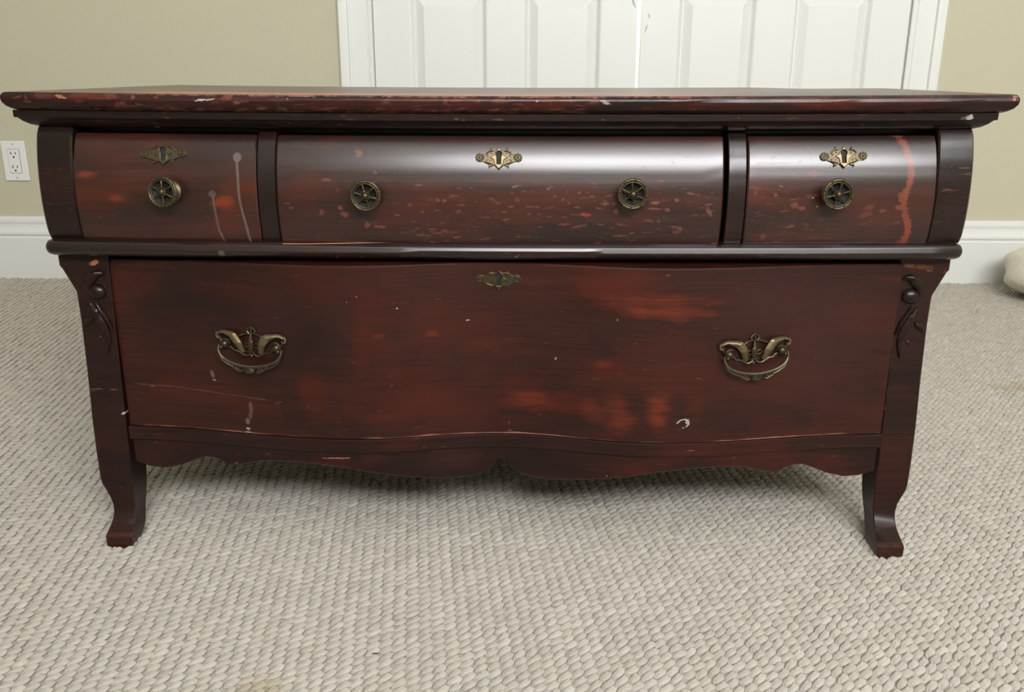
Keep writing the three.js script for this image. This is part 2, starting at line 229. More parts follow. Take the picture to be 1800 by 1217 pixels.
    ['b',-0.1326,0.2406,0.0032,0.0026,'orange',0.2],['b',0.3695,0.1887,0.013,0.0195,'dark',0.35],['b',0.4209,0.2263,0.0091,0.026,'dark',0.25],['f',-0.1224,0.3245,0.0012,0.0012,0,'white',1],
    ['f',-0.0403,0.3067,0.0029,0.0008,15,'white',0.85],['f',-0.1689,0.3396,0.0008,0.0008,0,'white',0.8],['f',-0.1807,0.3329,0.0006,0.001,0,'white',0.7],['f',0.0658,0.2609,0.001,0.0019,-25,'white',0.7],
    ['f',0.1367,0.3134,0.0008,0.0016,-10,'white',0.6],['f',-0.1324,0.2281,0.0032,0.0005,55,'pink',0.7],['f',0.2351,0.2425,0.0065,0.0005,-10,'pink',0.7],['f',0.192,0.3684,0.0032,0.001,20,'pink',0.6],
    ['f',0.2736,0.3524,0.0052,0.0006,0,'pink',0.25],['f',0.2522,0.3043,0.0058,0.0006,0,'pink',0.4],['f',-0.2724,0.2033,0.0065,0.0006,25,'pink',0.6],['f',-0.2346,0.2006,0.0019,0.0013,0,'pink',0.3],
    ['f',0.0096,0.1746,0.0013,0.0032,-10,'pink',0.5],['f',0.0103,0.1639,0.0032,0.001,0,'pink',0.7],['f',-0.3559,0.2346,0.0027,0.0052,12,'drip',0.75],['f',-0.3545,0.2273,0.0026,0.0008,-10,'white',0.9],
    ['f',-0.309,0.194,0.0026,0.0084,3,'drip',0.6],['f',-0.3148,0.1758,0.0032,0.0046,0,'drip',0.9],['f',-0.3149,0.1659,0.0026,0.0019,0,'white',0.7],['f',-0.3153,0.1613,0.0036,0.0008,0,'white',0.8],
    ['f',-0.3106,0.1834,0.0026,0.0046,0,'drip',0.5],['s',[[0.2128,0.1853],[0.2167,0.1894],[0.2223,0.1906],[0.2266,0.1884],[0.2275,0.1846],[0.2242,0.1808]],0.0021,'white',0.8,0.3],['f',0.2252,0.1876,0.0026,0.0032,0,'white',0.8],['f',0.2208,0.1793,0.0016,0.0013,0,'white',0.5],
    ['f',0.2161,0.1762,0.0019,0.0006,20,'pink',0.5],['s',[[-0.4595,0.2176],[-0.4492,0.2154],[-0.4337,0.2152],[-0.4141,0.2149],[-0.3862,0.2129],[-0.3513,0.2102],[-0.3163,0.2082],[-0.2883,0.2062]],0.0014,'scuff',0.4,0.9],['f',-0.4374,0.214,0.0046,0.0016,0,'scuff',0.55],['f',-0.4491,0.2162,0.0032,0.0013,0,'scuff',0.4],
    ['f',-0.1983,0.182,0.0019,0.0005,-15,'pink',0.35],['f',-0.1904,0.1715,0.0032,0.0005,22,'pink',0.35],['f',-0.1033,0.1722,0.0046,0.0005,19,'pink',0.35],['f',-0.0876,0.1784,0.0026,0.0005,16,'pink',0.35],
    ['f',-0.1483,0.196,0.0039,0.0005,13,'pink',0.35],['f',-0.22,0.1728,0.0019,0.0005,10,'pink',0.35],['f',-0.2678,0.3117,0.0032,0.0005,7,'pink',0.35],['f',-0.2279,0.326,0.0046,0.0005,4,'pink',0.35],
    ['f',0.1575,0.286,0.0026,0.0005,1,'pink',0.35],['f',0.1776,0.2646,0.0039,0.0005,-2,'pink',0.35],['f',0.3699,0.2551,0.0019,0.0005,-5,'pink',0.35],['f',0.3792,0.2638,0.0032,0.0005,-8,'pink',0.35],
    ['f',0.2092,0.3111,0.0046,0.0005,-11,'pink',0.35],['f',0.0674,0.2925,0.0026,0.0005,-14,'pink',0.35],['f',0.0539,0.2796,0.0039,0.0005,23,'pink',0.35],['f',0.1406,0.2462,0.0019,0.0005,20,'pink',0.35],
    ['f',0.1712,0.2537,0.0032,0.0005,17,'pink',0.35],['f',0.1139,0.2387,0.0046,0.0005,14,'pink',0.35],['f',0.2402,0.3322,0.0026,0.0005,11,'pink',0.35],['f',-0.1259,0.3315,0.0039,0.0005,8,'pink',0.35],
    ['f',0.0128,0.2779,0.0019,0.0005,5,'pink',0.35],['f',-0.0077,0.2669,0.0032,0.0005,2,'pink',0.35],['f',-0.0751,0.3339,0.0046,0.0005,-1,'pink',0.35]
  ],
  bead_rail: [
    ['f',-0.3271,0.3869,0.0039,0.0046,0,'drip',0.75],['f',-0.3243,0.3811,0.0039,0.0006,0,'white',0.9],['f',-0.3261,0.3835,0.0026,0.0013,0,'drip',0.6],['f',-0.1917,0.3832,0.0014,0.0013,0,'white',0.7],
    ['f',-0.162,0.384,0.0016,0.0009,0,'pink',0.6],['f',0.0179,0.3853,0.0032,0.0006,40,'white',0.6],['f',-0.213,0.3888,0.0026,0.0006,0,'pink',0.25],['f',-0.1885,0.3862,0.0032,0.0006,0,'pink',0.25],
    ['f',-0.164,0.3837,0.0039,0.0006,0,'pink',0.25],['f',-0.1393,0.3872,0.0046,0.0006,0,'pink',0.25],['f',-0.1148,0.3846,0.0052,0.0006,0,'pink',0.25],['f',-0.0901,0.3881,0.0026,0.0006,0,'pink',0.25],
    ['f',-0.0656,0.3855,0.0032,0.0006,0,'pink',0.25],['f',-0.041,0.389,0.0039,0.0006,0,'pink',0.25],['f',-0.0165,0.3865,0.0046,0.0006,0,'pink',0.25],['f',0.008,0.3899,0.0052,0.0006,0,'pink',0.25],
    ['f',0.0325,0.3874,0.0026,0.0006,0,'pink',0.25],['f',0.057,0.3848,0.0032,0.0006,0,'pink',0.25],['f',0.0814,0.3883,0.0039,0.0006,0,'pink',0.25],['f',0.1059,0.3857,0.0046,0.0006,0,'pink',0.25],
    ['f',0.1302,0.3892,0.0052,0.0006,0,'pink',0.25],['f',0.1548,0.3867,0.0026,0.0006,0,'pink',0.25],['f',0.179,0.3901,0.0032,0.0006,0,'pink',0.25],['f',0.2035,0.3876,0.0039,0.0006,0,'pink',0.25],
    ['f',0.2277,0.3911,0.0046,0.0006,0,'pink',0.25],['f',0.2522,0.3885,0.0052,0.0006,0,'pink',0.25],['f',0.2767,0.3859,0.0026,0.0006,0,'pink',0.25],['f',0.3008,0.3894,0.0032,0.0006,0,'pink',0.25],
    ['f',0.3253,0.3869,0.0039,0.0006,0,'pink',0.25],['f',0.3493,0.3903,0.0046,0.0006,0,'pink',0.25],['f',0.3738,0.3878,0.0052,0.0006,0,'pink',0.25],['f',0.3977,0.3913,0.0026,0.0006,0,'pink',0.25]
  ],
  tabletop: [
    ['f',-0.4869,0.5644,0.0065,0.0019,-10,'peach',0.9],['f',-0.4678,0.5656,0.0104,0.0032,0,'rose',0.6],['f',-0.4458,0.5645,0.0195,0.0032,0,'rose',0.55],['f',-0.4301,0.5645,0.0078,0.0032,0,'rose',0.7],
    ['f',-0.5057,0.5655,0.013,0.0032,0,'rose',0.4],['f',-0.4673,0.5602,0.0052,0.0026,0,'rose',0.4],['f',-0.4251,0.5542,0.0039,0.0039,0,'rose',0.6],['f',-0.419,0.5573,0.0058,0.0032,0,'pink',0.4],
    ['f',-0.4061,0.5646,0.0026,0.0026,0,'pink',0.6],['f',-0.4014,0.5561,0.0046,0.0013,0,'pink',0.5],['f',-0.3809,0.5641,0.0032,0.0013,0,'pink',0.4],['f',-0.3621,0.5513,0.0058,0.0019,0,'pink',0.5],
    ['f',-0.3023,0.5637,0.0058,0.0032,15,'rose',0.85],['f',-0.2914,0.5582,0.0046,0.0019,0,'pink',0.7],['f',-0.3148,0.5509,0.0091,0.0019,0,'rose',0.6],['f',-0.2864,0.551,0.0065,0.0019,0,'rose',0.7],
    ['f',-0.3027,0.5448,0.0052,0.0026,0,'pink',0.55],['f',-0.2838,0.5436,0.0013,0.0013,0,'pink',0.6],['f',-0.3337,0.5514,0.0052,0.0013,0,'pink',0.4],['f',-0.2391,0.5499,0.0032,0.0019,0,'pink',0.6],
    ['f',-0.2203,0.5493,0.0039,0.0013,0,'pink',0.5],['f',-0.1913,0.5494,0.0032,0.0013,0,'pink',0.6],['f',-0.168,0.5489,0.0039,0.001,0,'pink',0.6],['f',-0.1403,0.549,0.0032,0.0013,0,'pink',0.6],
    ['f',-0.129,0.5478,0.0039,0.0009,0,'pink',0.6],['f',-0.0742,0.5498,0.0032,0.0016,0,'pink',0.7],['f',-0.0994,0.5479,0.0052,0.0008,0,'pink',0.6],['f',-0.0806,0.5467,0.0046,0.0008,0,'pink',0.7],
    ['f',-0.0536,0.5474,0.0058,0.0008,0,'pink',0.5],['f',-0.0002,0.5469,0.0039,0.0008,0,'pink',0.5],['f',0.0781,0.5478,0.0032,0.0006,0,'pink',0.4],['f',-0.0609,0.5601,0.0026,0.0026,0,'pink',0.6],
    ['f',-0.0502,0.5614,0.0078,0.0019,0,'rose',0.6],['f',-0.0002,0.5609,0.0104,0.0026,0,'pink',0.45],['f',0.0548,0.5586,0.0013,0.0032,0,'pink',0.7],['f',-0.2351,0.5626,0.0013,0.0013,0,'white',0.6],
    ['f',0.0398,0.561,0.0013,0.001,0,'white',0.9],['f',0.1159,0.5594,0.0039,0.0023,-10,'white',0.95],['f',0.1109,0.5612,0.0032,0.0013,0,'white',0.6],['f',-0.3308,0.5612,0.0072,0.0012,6,'white',1],
    ['f',-0.3201,0.5618,0.0052,0.0008,8,'white',0.8],['f',0.5596,0.5643,0.0019,0.0019,0,'peach',0.7],['f',0.5615,0.5673,0.0039,0.0013,0,'peach',0.6],['f',-0.525,0.563,0.0019,0.0032,0,'pink',0.3],
    ['b',-0.4647,0.565,0.0585,0.0046,'red',0.6],['b',-0.0377,0.5572,0.039,0.0052,'red',0.7],['b',0.0623,0.558,0.0585,0.0058,'red',0.8],['b',0.2306,0.5573,0.0585,0.0058,'red',0.45],
    ['b',0.3484,0.5589,0.039,0.0052,'red',0.85],['b',0.3855,0.5602,0.065,0.0052,'red',0.6],['b',0.447,0.5622,0.039,0.0052,'red',0.4],['b',-0.2009,0.5561,0.039,0.0052,'red',0.35],
    ['b',-0.1129,0.5581,0.065,0.0052,'red',0.4]
  ],
  cornice: [
    ['f',0.5198,0.5452,0.0046,0.0026,15,'white',0.85],['f',0.5144,0.544,0.0052,0.0016,15,'drip',0.6],['f',-0.3942,0.5306,0.0032,0.001,0,'white',0.8],['f',-0.0491,0.541,0.0026,0.0013,0,'pink',0.5],
    ['f',-0.0421,0.5398,0.0019,0.0013,0,'pink',0.5],['f',-0.1683,0.54,0.0052,0.0006,0,'pink',0.4],['f',-0.1472,0.5438,0.0013,0.0006,0,'pink',0.6],['f',-0.0035,0.5405,0.0078,0.0013,0,'pink',0.35],
    ['f',0.1139,0.5409,0.0019,0.0013,0,'pink',0.5],['f',0.2642,0.5432,0.0019,0.0013,0,'pink',0.4],['f',0.4049,0.5351,0.0026,0.0019,0,'pink',0.35],['f',-0.2386,0.5355,0.0019,0.0013,0,'pink',0.5],
    ['f',-0.1826,0.5344,0.0026,0.0013,0,'pink',0.4],['f',-0.0257,0.5349,0.0065,0.0006,-40,'pink',0.35]
  ],
  leg_left: [
    ['f',-0.4901,0.3705,0.0058,0.0032,20,'rawwood',0.95],['f',-0.4871,0.3726,0.0039,0.0026,0,'rawwood',0.9],['f',-0.4781,0.1772,0.0023,0.0029,-20,'white',0.95],['f',-0.5102,0.2951,0.0026,0.0006,-30,'pink',0.4],
    ['f',-0.5077,0.2099,0.0091,0.001,0,'scuff',0.6],['f',-0.4862,0.2093,0.0052,0.0012,0,'scuff',0.6],['f',-0.5116,0.2076,0.0052,0.0006,0,'scuff',0.5],['f',-0.4949,0.0733,0.001,0.0013,0,'pink',0.5],
    ['f',-0.4976,0.104,0.001,0.001,0,'pink',0.5]
  ],
  leg_right: [
    ['f',0.4833,0.3729,0.0065,0.0032,-10,'tanwood',0.85],['f',0.4997,0.3709,0.013,0.0032,-3,'tanwood',0.5],['f',0.5083,0.3668,0.0032,0.001,0,'pink',0.7],['f',0.5286,0.3655,0.0039,0.0013,15,'pink',0.4],
    ['f',0.4776,0.1922,0.001,0.0032,0,'pink',0.4],['f',0.4779,0.2126,0.0006,0.0052,0,'pink',0.3]
  ],
  apron: [
    ['b',0.0346,0.1249,0.0364,0.0195,'dark',1],['b',0.0346,0.121,0.026,0.0156,'dark',0.9],['b',0.0775,0.1213,0.039,0.0169,'dark',0.75],['b',0.0634,0.1095,0.026,0.0078,'dark',0.5],
    ['b',-0.0582,0.1256,0.039,0.0169,'plum',0.6],['b',0.1407,0.1451,0.026,0.0052,'dark',0.5],['b',0.1592,0.1259,0.0325,0.0117,'red',0.35],['b',-0.2156,0.1266,0.039,0.0091,'red',0.35],
    ['b',-0.4157,0.1366,0.039,0.013,'red',0.2],['f',-0.3365,0.1154,0.0026,0.0013,0,'pink',0.8],['f',0.1313,0.1109,0.0013,0.001,0,'white',0.8],['f',-0.2877,0.1221,0.0019,0.0019,0,'pink',0.6],
    ['f',-0.2024,0.1322,0.0182,0.001,2,'peach',0.6],['f',-0.4358,0.1488,0.0091,0.0009,4,'rose',0.45],['f',0.0131,0.1602,0.0039,0.0006,0,'pink',0.6],['f',-0.0721,0.1441,0.0032,0.0008,0,'pink',0.6],
    ['f',-0.0949,0.1447,0.0026,0.0006,0,'pink',0.5],['f',0.2877,0.1355,0.0016,0.001,0,'pink',0.6],['f',0.1756,0.1089,0.0039,0.0008,0,'rose',0.8],['f',0.2317,0.1489,0.0046,0.0006,0,'peach',0.5],
    ['f',0.4019,0.145,0.0052,0.0006,0,'pink',0.5],['f',0.1981,0.1294,0.0091,0.0005,0,'rose',0.4]
  ]
};
// ---------------------------------------------------------------- the room
const wallPaint = (() => {
  const N = 256, d = new Uint8Array(N * N * 4);
  for (let j = 0; j < N; j++) for (let i = 0; i < N; i++) { const v = 128 + 90 * (fbm(i * 0.11, j * 0.11, 3) - 0.5), a = (j * N + i) * 4; d[a] = d[a + 1] = d[a + 2] = v; d[a + 3] = 255; }
  const t = new THREE.DataTexture(d, N, N); t.magFilter = THREE.LinearFilter; t.wrapS = t.wrapT = THREE.MirroredRepeatWrapping; t.repeat.set(6, 5); t.needsUpdate = true;
  return new THREE.MeshStandardMaterial({ color: new THREE.Color().setRGB(0.55, 0.52, 0.39), roughness: 0.85, bumpMap: t, bumpScale: 0.0006 });
})();
const whitePaint = new THREE.MeshStandardMaterial({ color: new THREE.Color().setRGB(0.78, 0.785, 0.755), roughness: 0.42 });
const ceilingPaint = new THREE.MeshStandardMaterial({ color: new THREE.Color().setRGB(0.82, 0.81, 0.78), roughness: 0.9 });
const carpetBase = new THREE.MeshStandardMaterial({ color: new THREE.Color().setRGB(0.42, 0.395, 0.36), roughness: 1 });
const DOOR = { x0: -0.3875, x1: 1.065, y1: 2.03 }, CLOSET = -2.35;
const wallBox = (name, w, h, d, x, y, z, m = wallPaint) => structure(mesh(name, box(w, h, d, x, y, z), m, scene));

wallBox('floor', RIGHT - LEFT + 0.2, 0.1, REAR - CLOSET + 0.2, (LEFT + RIGHT) / 2, -0.05, (REAR + CLOSET) / 2, carpetBase);
wallBox('ceiling', RIGHT - LEFT + 0.2, 0.1, REAR - CLOSET + 0.2, (LEFT + RIGHT) / 2, CEIL + 0.05, (REAR + CLOSET) / 2, ceilingPaint);
wallBox('wall_left', 0.1, CEIL, REAR - CLOSET + 0.2, LEFT - 0.05, CEIL / 2, (REAR + CLOSET) / 2);
wallBox('wall_right', 0.1, CEIL, REAR - CLOSET + 0.2, RIGHT + 0.05, CEIL / 2, (REAR + CLOSET) / 2);
const holedWall = (name, hole, z, depth) => {
  const s = new THREE.Shape([[LEFT, 0], [RIGHT, 0], [RIGHT, CEIL], [LEFT, CEIL]].map((q) => new THREE.Vector2(...q)));
  s.holes.push(new THREE.Path(hole.map((q) => new THREE.Vector2(...q))));
  return structure(mesh(name, new THREE.ExtrudeGeometry(s, { depth, bevelEnabled: false }).translate(0, 0, z), wallPaint, scene));
};
const casingW = 0.0905;
holedWall('wall_back', [[DOOR.x0 - 0.02, 0.001], [DOOR.x0 - 0.02, DOOR.y1 + 0.02], [DOOR.x1 + 0.02, DOOR.y1 + 0.02], [DOOR.x1 + 0.02, 0.001]], BACK - 0.11, 0.11).material.bumpMap.repeat.set(6, 5);
holedWall('wall_rear', [[WIN.x0, WIN.y0], [WIN.x0, WIN.y1], [WIN.x1, WIN.y1], [WIN.x1, WIN.y0]], REAR, 0.1);
// the closet behind the double doors: white, with its ceiling lamp on (it shows through the gap between the doors)
wallBox('wall_closet', RIGHT - LEFT, CEIL, 0.1, (LEFT + RIGHT) / 2, CEIL / 2, CLOSET - 0.05, whitePaint);
{
  const lamp = group('closet_ceiling_light', [0.36, CEIL, -2.0]);
  mesh('housing', new RoundedBoxGeometry(1.0, 0.05, 0.22, 2, 0.01).translate(0, -0.025, 0), whitePaint, lamp);
  mesh('diffuser', new RoundedBoxGeometry(0.94, 0.02, 0.17, 2, 0.008).translate(0, -0.055, 0), new THREE.MeshStandardMaterial({ color: 0xffffff, emissive: 0xfff4e0, emissiveIntensity: 3 }), lamp);
  tag(lamp, 'white strip ceiling light inside the closet behind the doors', 'light');
  const l = new THREE.RectAreaLight(0xfff6e8, 200, 0.94, 0.17); l.name = 'closet_light'; l.position.set(0.36, CEIL - 0.07, -2.0); l.lookAt(0.36, 0, -2.0); scene.add(l);
}

// doors: stiles, rails and raised panels
const scuffed = (() => {
  const W = 128, H = 1024, d = new Uint8Array(W * H * 4), g = (marks) => {
    for (let j = 0; j < H; j++) for (let i = 0; i < W; i++) {
      const x = i / W * 0.1, y = j / H * 2.03; let a = 0;
      for (const [mx, my, rx, ry, sl] of marks) a = Math.max(a, smoothstep(1 - Math.hypot((x - mx - (y - my) * sl) / rx, (y - my) / ry) + 0.5 * (noise(x * 900, y * 700) - 0.5), 0, 0.5));
      const o = (j * W + i) * 4, c = [0.78, 0.785, 0.755].map((v) => srgb(lerp(v, 0.28, a * 0.8))); d.set([...c, 255], o);
    }
    const t = new THREE.DataTexture(d.slice(), W, H); t.colorSpace = THREE.SRGBColorSpace; t.magFilter = THREE.LinearFilter; t.needsUpdate = true;
    return new THREE.MeshStandardMaterial({ map: t, roughness: 0.42 });
  };
  return { left: g([[0.0835, 0.772, 0.0035, 0.014, -0.2], [0.089, 0.760, 0.002, 0.008, -0.2]]), right: g([[0.019, 0.735, 0.002, 0.008, -0.3], [0.0125, 0.703, 0.0022, 0.013, 0.3]]) };
})();
function panelDoor(name, x0, x1, meeting, taper, hinge) {
  const d = structure(group(name, [0, 0, 0])), z1 = BACK + 0.004, t = 0.035, W = x1 - x0, st = 0.0985, mull = 0.099, pw = (W - 2 * st - mull) / 2;
  const rails = [[0.012, 0.235], [0.8, 0.95], [1.62, 1.72], [1.92, 2.018]];
  const stile = (xa, xb, mat, ya = 0.012, yb = 2.018, shift = 0) => {
    const g = new THREE.BoxGeometry(xb - xa, yb - ya, t); const p = g.attributes.position, uv = g.attributes.uv;
    for (let i = 0; i < p.count; i++) { const u = p.getX(i) > 0 ? 1 : 0; p.setX(i, u ? xb : xa); p.setY(i, p.getY(i) + (ya + yb) / 2); p.setZ(i, p.getZ(i) + z1 - t / 2); if (shift && u) p.setX(i, p.getX(i) + shift * (p.getY(i) - 0.55)); uv.setXY(i, (p.getX(i) - xa) / 0.1, p.getY(i) / 2.03); }
    return mesh('stile', g, mat, d);
  };
  stile(x0, x0 + st, meeting === 'right' ? scuffed.right : whitePaint); stile(x1 - st, x1, meeting === 'left' ? scuffed.left : whitePaint, 0.012, 2.018, taper);
  for (const [a, b] of rails) mesh('rail', box(W - 2 * st, b - a, t, (x0 + x1) / 2, (a + b) / 2, z1 - t / 2), whitePaint, d);
  for (let r = 0; r < 3; r++) {
    const ya = rails[r][1], yb = rails[r + 1][0];
    mesh('mullion', box(mull, yb - ya, t, x0 + st + pw + mull / 2, (ya + yb) / 2, z1 - t / 2), whitePaint, d);
    for (const xa of [x0 + st, x0 + st + pw + mull]) {
      const ring = (i, z) => [[xa + i, ya + i, z1 + z], [xa + pw - i, ya + i, z1 + z], [xa + pw - i, yb - i, z1 + z], [xa + i, yb - i, z1 + z]];
      const rings = [ring(0, -0.03), ring(0, -0.0004), ring(0.003, -0.0012), ring(0.006, -0.0034), ring(0.009, -0.0075), ring(0.0105, -0.0105), ring(0.0125, -0.0108), ring(0.0135, -0.0145), ring(0.0155, -0.0145), ring(0.0375, -0.0025), ring(0.0385, -0.002)];
      mesh('panel', loft(rings, 0.35), whitePaint, d);
    }
  }
  return d;
}
panelDoor('door_1', DOOR.x0 + 0.0025, 0.3325, 'left', -0.013, 0);
panelDoor('door_2', 0.3428, DOOR.x1 - 0.0025, 'right', 0, 0);

// casing round the doors and baseboards
const prism = (profile, axis, a, b) => { // profile [out, across] swept along an axis
  const at = axis === 'y' ? (o, c, s) => [c, s, BACK + o] : axis === 'x' ? (o, c, s) => [s, c, BACK + o] : null;
  return loft([a, b].map((s) => profile.map(([o, c]) => at(o, c, s))), 0.5);
};
const casing = (edge, dir) => [[0, 0], [0.012, 0], [0.0135, 0.002], [0.0135, 0.009], [0.009, 0.0105], [0.009, 0.012], [0.0125, 0.016], [0.0135, 0.03], [0.0145, 0.058], [0.012, 0.0595], [0.0125, 0.0625], [0.02, 0.066], [0.021, 0.07], [0.021, 0.088], [0.019, 0.0905], [0, 0.0905]].map(([o, c]) => [o, edge + dir * c]);
structure(mesh('trim_1', prism(casing(DOOR.x0 - 0.001, -1), 'y', 0, DOOR.y1 + casingW), whitePaint, scene));
structure(mesh('trim_2', prism(casing(DOOR.x1 + 0.001, 1), 'y', 0, DOOR.y1 + casingW), whitePaint, scene));
structure(mesh('trim_3', prism(casing(DOOR.y1, 1), 'x', DOOR.x0, DOOR.x1), whitePaint, scene));
structure(mesh('trim_4', [box(0.02, DOOR.y1, 0.11, DOOR.x0 - 0.01, DOOR.y1 / 2, BACK - 0.055), box(0.02, DOOR.y1, 0.11, DOOR.x1 + 0.01, DOOR.y1 / 2, BACK - 0.055), box(DOOR.x1 - DOOR.x0 + 0.04, 0.02, 0.11, (DOOR.x0 + DOOR.x1) / 2, DOOR.y1 + 0.01, BACK - 0.055)], whitePaint, scene));
const base = [[0, 0], [0.015, 0], [0.015, 0.122], [0.0125, 0.125], [0.0125, 0.129], [0.0165, 0.133], [0.0165, 0.139], [0.0135, 0.143], [0.0105, 0.152], [0.0095, 0.162], [0.0115, 0.166], [0.0115, 0.173], [0.0095, 0.1815], [0.007, 0.184], [0, 0.184]];
structure(mesh('baseboard_back', prism(base, 'x', LEFT, DOOR.x0 - casingW - 0.001), whitePaint, scene));
structure(mesh('baseboard_back', prism(base, 'x', DOOR.x1 + casingW + 0.001, RIGHT), whitePaint, scene));
const sideBase = (x, s) => loft([BACK, REAR].map((z) => base.map(([o, c]) => [x + s * o, c, z])), 0.5);
structure(mesh('baseboard_left', sideBase(LEFT, 1), whitePaint, scene));
structure(mesh('baseboard_right', sideBase(RIGHT, -1), whitePaint, scene));

// the window behind the camera
{
  const w = structure(group('window_1', [(WIN.x0 + WIN.x1) / 2, WIN.y0, REAR])), ww = WIN.x1 - WIN.x0, hh = WIN.y1 - WIN.y0;
  for (const s of [-1, 1]) mesh('jamb', box(0.05, hh, 0.08, s * (ww / 2 - 0.025), hh / 2, 0.0), whitePaint, w);
  mesh('head', box(ww - 0.1, 0.05, 0.08, 0, hh - 0.025, 0), whitePaint, w); mesh('sill', box(ww - 0.1, 0.05, 0.09, 0, 0.025, -0.005), whitePaint, w);
  mesh('mullion', box(0.05, hh - 0.1, 0.06, 0, hh / 2, -0.01), whitePaint, w);
  mesh('pane', box(ww - 0.1, hh - 0.1, 0.004, 0, hh / 2, 0.03), new THREE.MeshPhysicalMaterial({ color: 0xffffff, transmission: 1, thickness: 0, roughness: 0 }), w);
}

// ---------------------------------------------------------------- carpet: a loop pile in slanting rows
{
  const rnd = random(11), pal = [[0.455, 0.422, 0.368], [0.445, 0.412, 0.358], [0.466, 0.435, 0.384], [0.438, 0.404, 0.348]], place = [];
  for (let i = -240; i < 240; i++) for (let j = -220; j < 340; j++) {
    const x = 0.3 + i * 0.0136 + j * 0.0014, z = -0.3 - i * 0.0040 + j * 0.0114; if (x > LEFT + 0.022 && x < RIGHT - 0.022 && z > BACK + 0.02 && z < REAR - 0.012) place.push([x, z]);
  }
  const g = merge([ball(1, 0, 0, 0, 1, 1, 1, 9, 7), ball(0.45, 0.35, 0.62, -0.3, 1, 1, 1, 6, 5), ball(0.4, -0.4, 0.62, 0.35, 1, 1, 1, 6, 5)]), pile = new THREE.InstancedMesh(g, new THREE.MeshStandardMaterial({ color: 0xffffff, roughness: 1 }), place.length);
  const m = new THREE.Matrix4(), q = new THREE.Quaternion(), e = new THREE.Euler(), c = new THREE.Color();
  place.forEach(([x, z], k) => {
    e.set((rnd() - 0.5) * 0.2, 0.62 + (rnd() - 0.5) * 0.3, 0.16 + (rnd() - 0.5) * 0.2, 'YXZ'); q.setFromEuler(e);
    m.compose(new THREE.Vector3(x + (rnd() - 0.5) * 0.0016, 0.0008 + rnd() * 0.0009, z + (rnd() - 0.5) * 0.0016), q, new THREE.Vector3(0.0083 + rnd() * 0.0018, 0.0024 + rnd() * 0.0008, 0.0045 + rnd() * 0.0009));
    pile.setMatrixAt(k, m);
    // wool tone, with the brownish stains that the photograph shows right of the dresser and at the lower edge
    const t = pal[Math.floor(rnd() * 4)], f = 0.94 + rnd() * 0.12, s1 = smoothstep(1 - Math.hypot((x - 1.08) / 0.17, (z + 0.63) / 0.035) + 0.7 * (noise(x * 30, z * 60) - 0.5), 0, 0.6), s2 = smoothstep(1 - Math.hypot((x + 0.235) / 0.03, (z - 0.262) / 0.02) + 0.7 * (noise(x * 90, z * 90) - 0.5), 0, 0.6), s = Math.max(s1 * 0.55, s2 * 0.6);
    c.setRGB(t[0] * f * (1 - 0.22 * s), t[1] * f * (1 - 0.3 * s), t[2] * f * (1 - 0.48 * s)); pile.setColorAt(k, c);
  });
  pile.name = 'carpet_pile'; pile.castShadow = pile.receiveShadow = true; scene.add(pile);
  tag(pile, 'beige looped wool carpet pile covering the whole floor', 'carpet', { kind: 'stuff' });
}
// ---------------------------------------------------------------- the dresser
const dresser = group('dresser', [0, 0, 0]);
tag(dresser, 'low antique mahogany dresser with bowed top drawers, serpentine long drawer and brass hardware', 'dresser');
const sag = (x) => 0.003 * (1 - (x / 0.54) ** 2);                      // old boards hang a little in the middle
const bow = (y) => { const u = y - 0.448; return -0.0105 - (u > 0 ? 2.57 * u * u + 147 * u ** 4 : 3 * u * u); };                  // swelled front of the upper drawers
const bowPost = (y) => { const u = y - 0.452; return -0.0125 - (u > 0 ? 2 * u * u + 50 * u ** 4 : 2.6 * u * u); };
const bowTilt = (y) => Math.atan((bow(y - 0.002) - bow(y + 0.002)) / 0.004);
const ease = (a, b, t) => lerp(a, b, (1 - Math.cos(Math.PI * t)) / 2);
const serp = (x) => {                                                   // serpentine front of the long drawer
  const k = [[-0.475, 0], [-0.185, 0.035], [0, 0.011], [0.185, 0.036], [0.475, 0]], c = clamp(x, -0.475, 0.475), i = c < -0.185 ? 0 : c < 0 ? 1 : c < 0.185 ? 2 : 3;
  return -0.028 + 0.0105 * c + ease(k[i][1], k[i + 1][1], (c - k[i][0]) / (k[i + 1][0] - k[i][0]));
};
const dim = (t, k = 0.8) => t.map((c) => c.map((v) => v * k)), satin = { clearcoat: 0.45, specularIntensity: 0.25 };
const deep = [rgb(33, 17, 14), rgb(47, 21, 16), rgb(68, 25, 16)], darker = [rgb(25, 15, 14), rgb(33, 18, 15), rgb(44, 20, 16)], reddish = [rgb(44, 19, 15), rgb(62, 24, 17), rgb(84, 28, 18)];
const plain = (seed, bounds, W, H, tones, options) => new WoodPaint(seed, bounds, W, H).base(tones, options);
const sideWood = plain(90, [0, 0.5, 0, 0.5], 256, 256, darker).material(satin);
const bareWood = plain(91, [0, 0.3, 0, 0.02], 512, 32, [rgb(222, 168, 126), rgb(236, 188, 146), rgb(204, 146, 104)], { rough: 0.7 }).material();

// a slab whose rim follows levels [inset, y]: front and both ends are moulded, the back is straight
const dip = (x, z) => 0.0028 * smoothstep(x, 0.38, 0.5) * smoothstep(-z, 0.36, 0.5);   // the far right corner has warped down
function mouldedSlab(levels, xc, half, zf, zb, nx = 40, drop = () => 0) {
  const ring = ([inset, y]) => {
    const r = [], h = half - inset;
    for (let i = 0; i <= nx; i++) { const x = xc - h + 2 * h * i / nx; r.push([x, y - sag(x), zf - inset]); }
    for (let i = nx; i >= 0; i--) { const x = xc - h + 2 * h * i / nx; r.push([x, y - sag(x) - drop(x, zb), zb]); }
    return r;
  };
  return loft(levels.map(ring), 0.62);
}
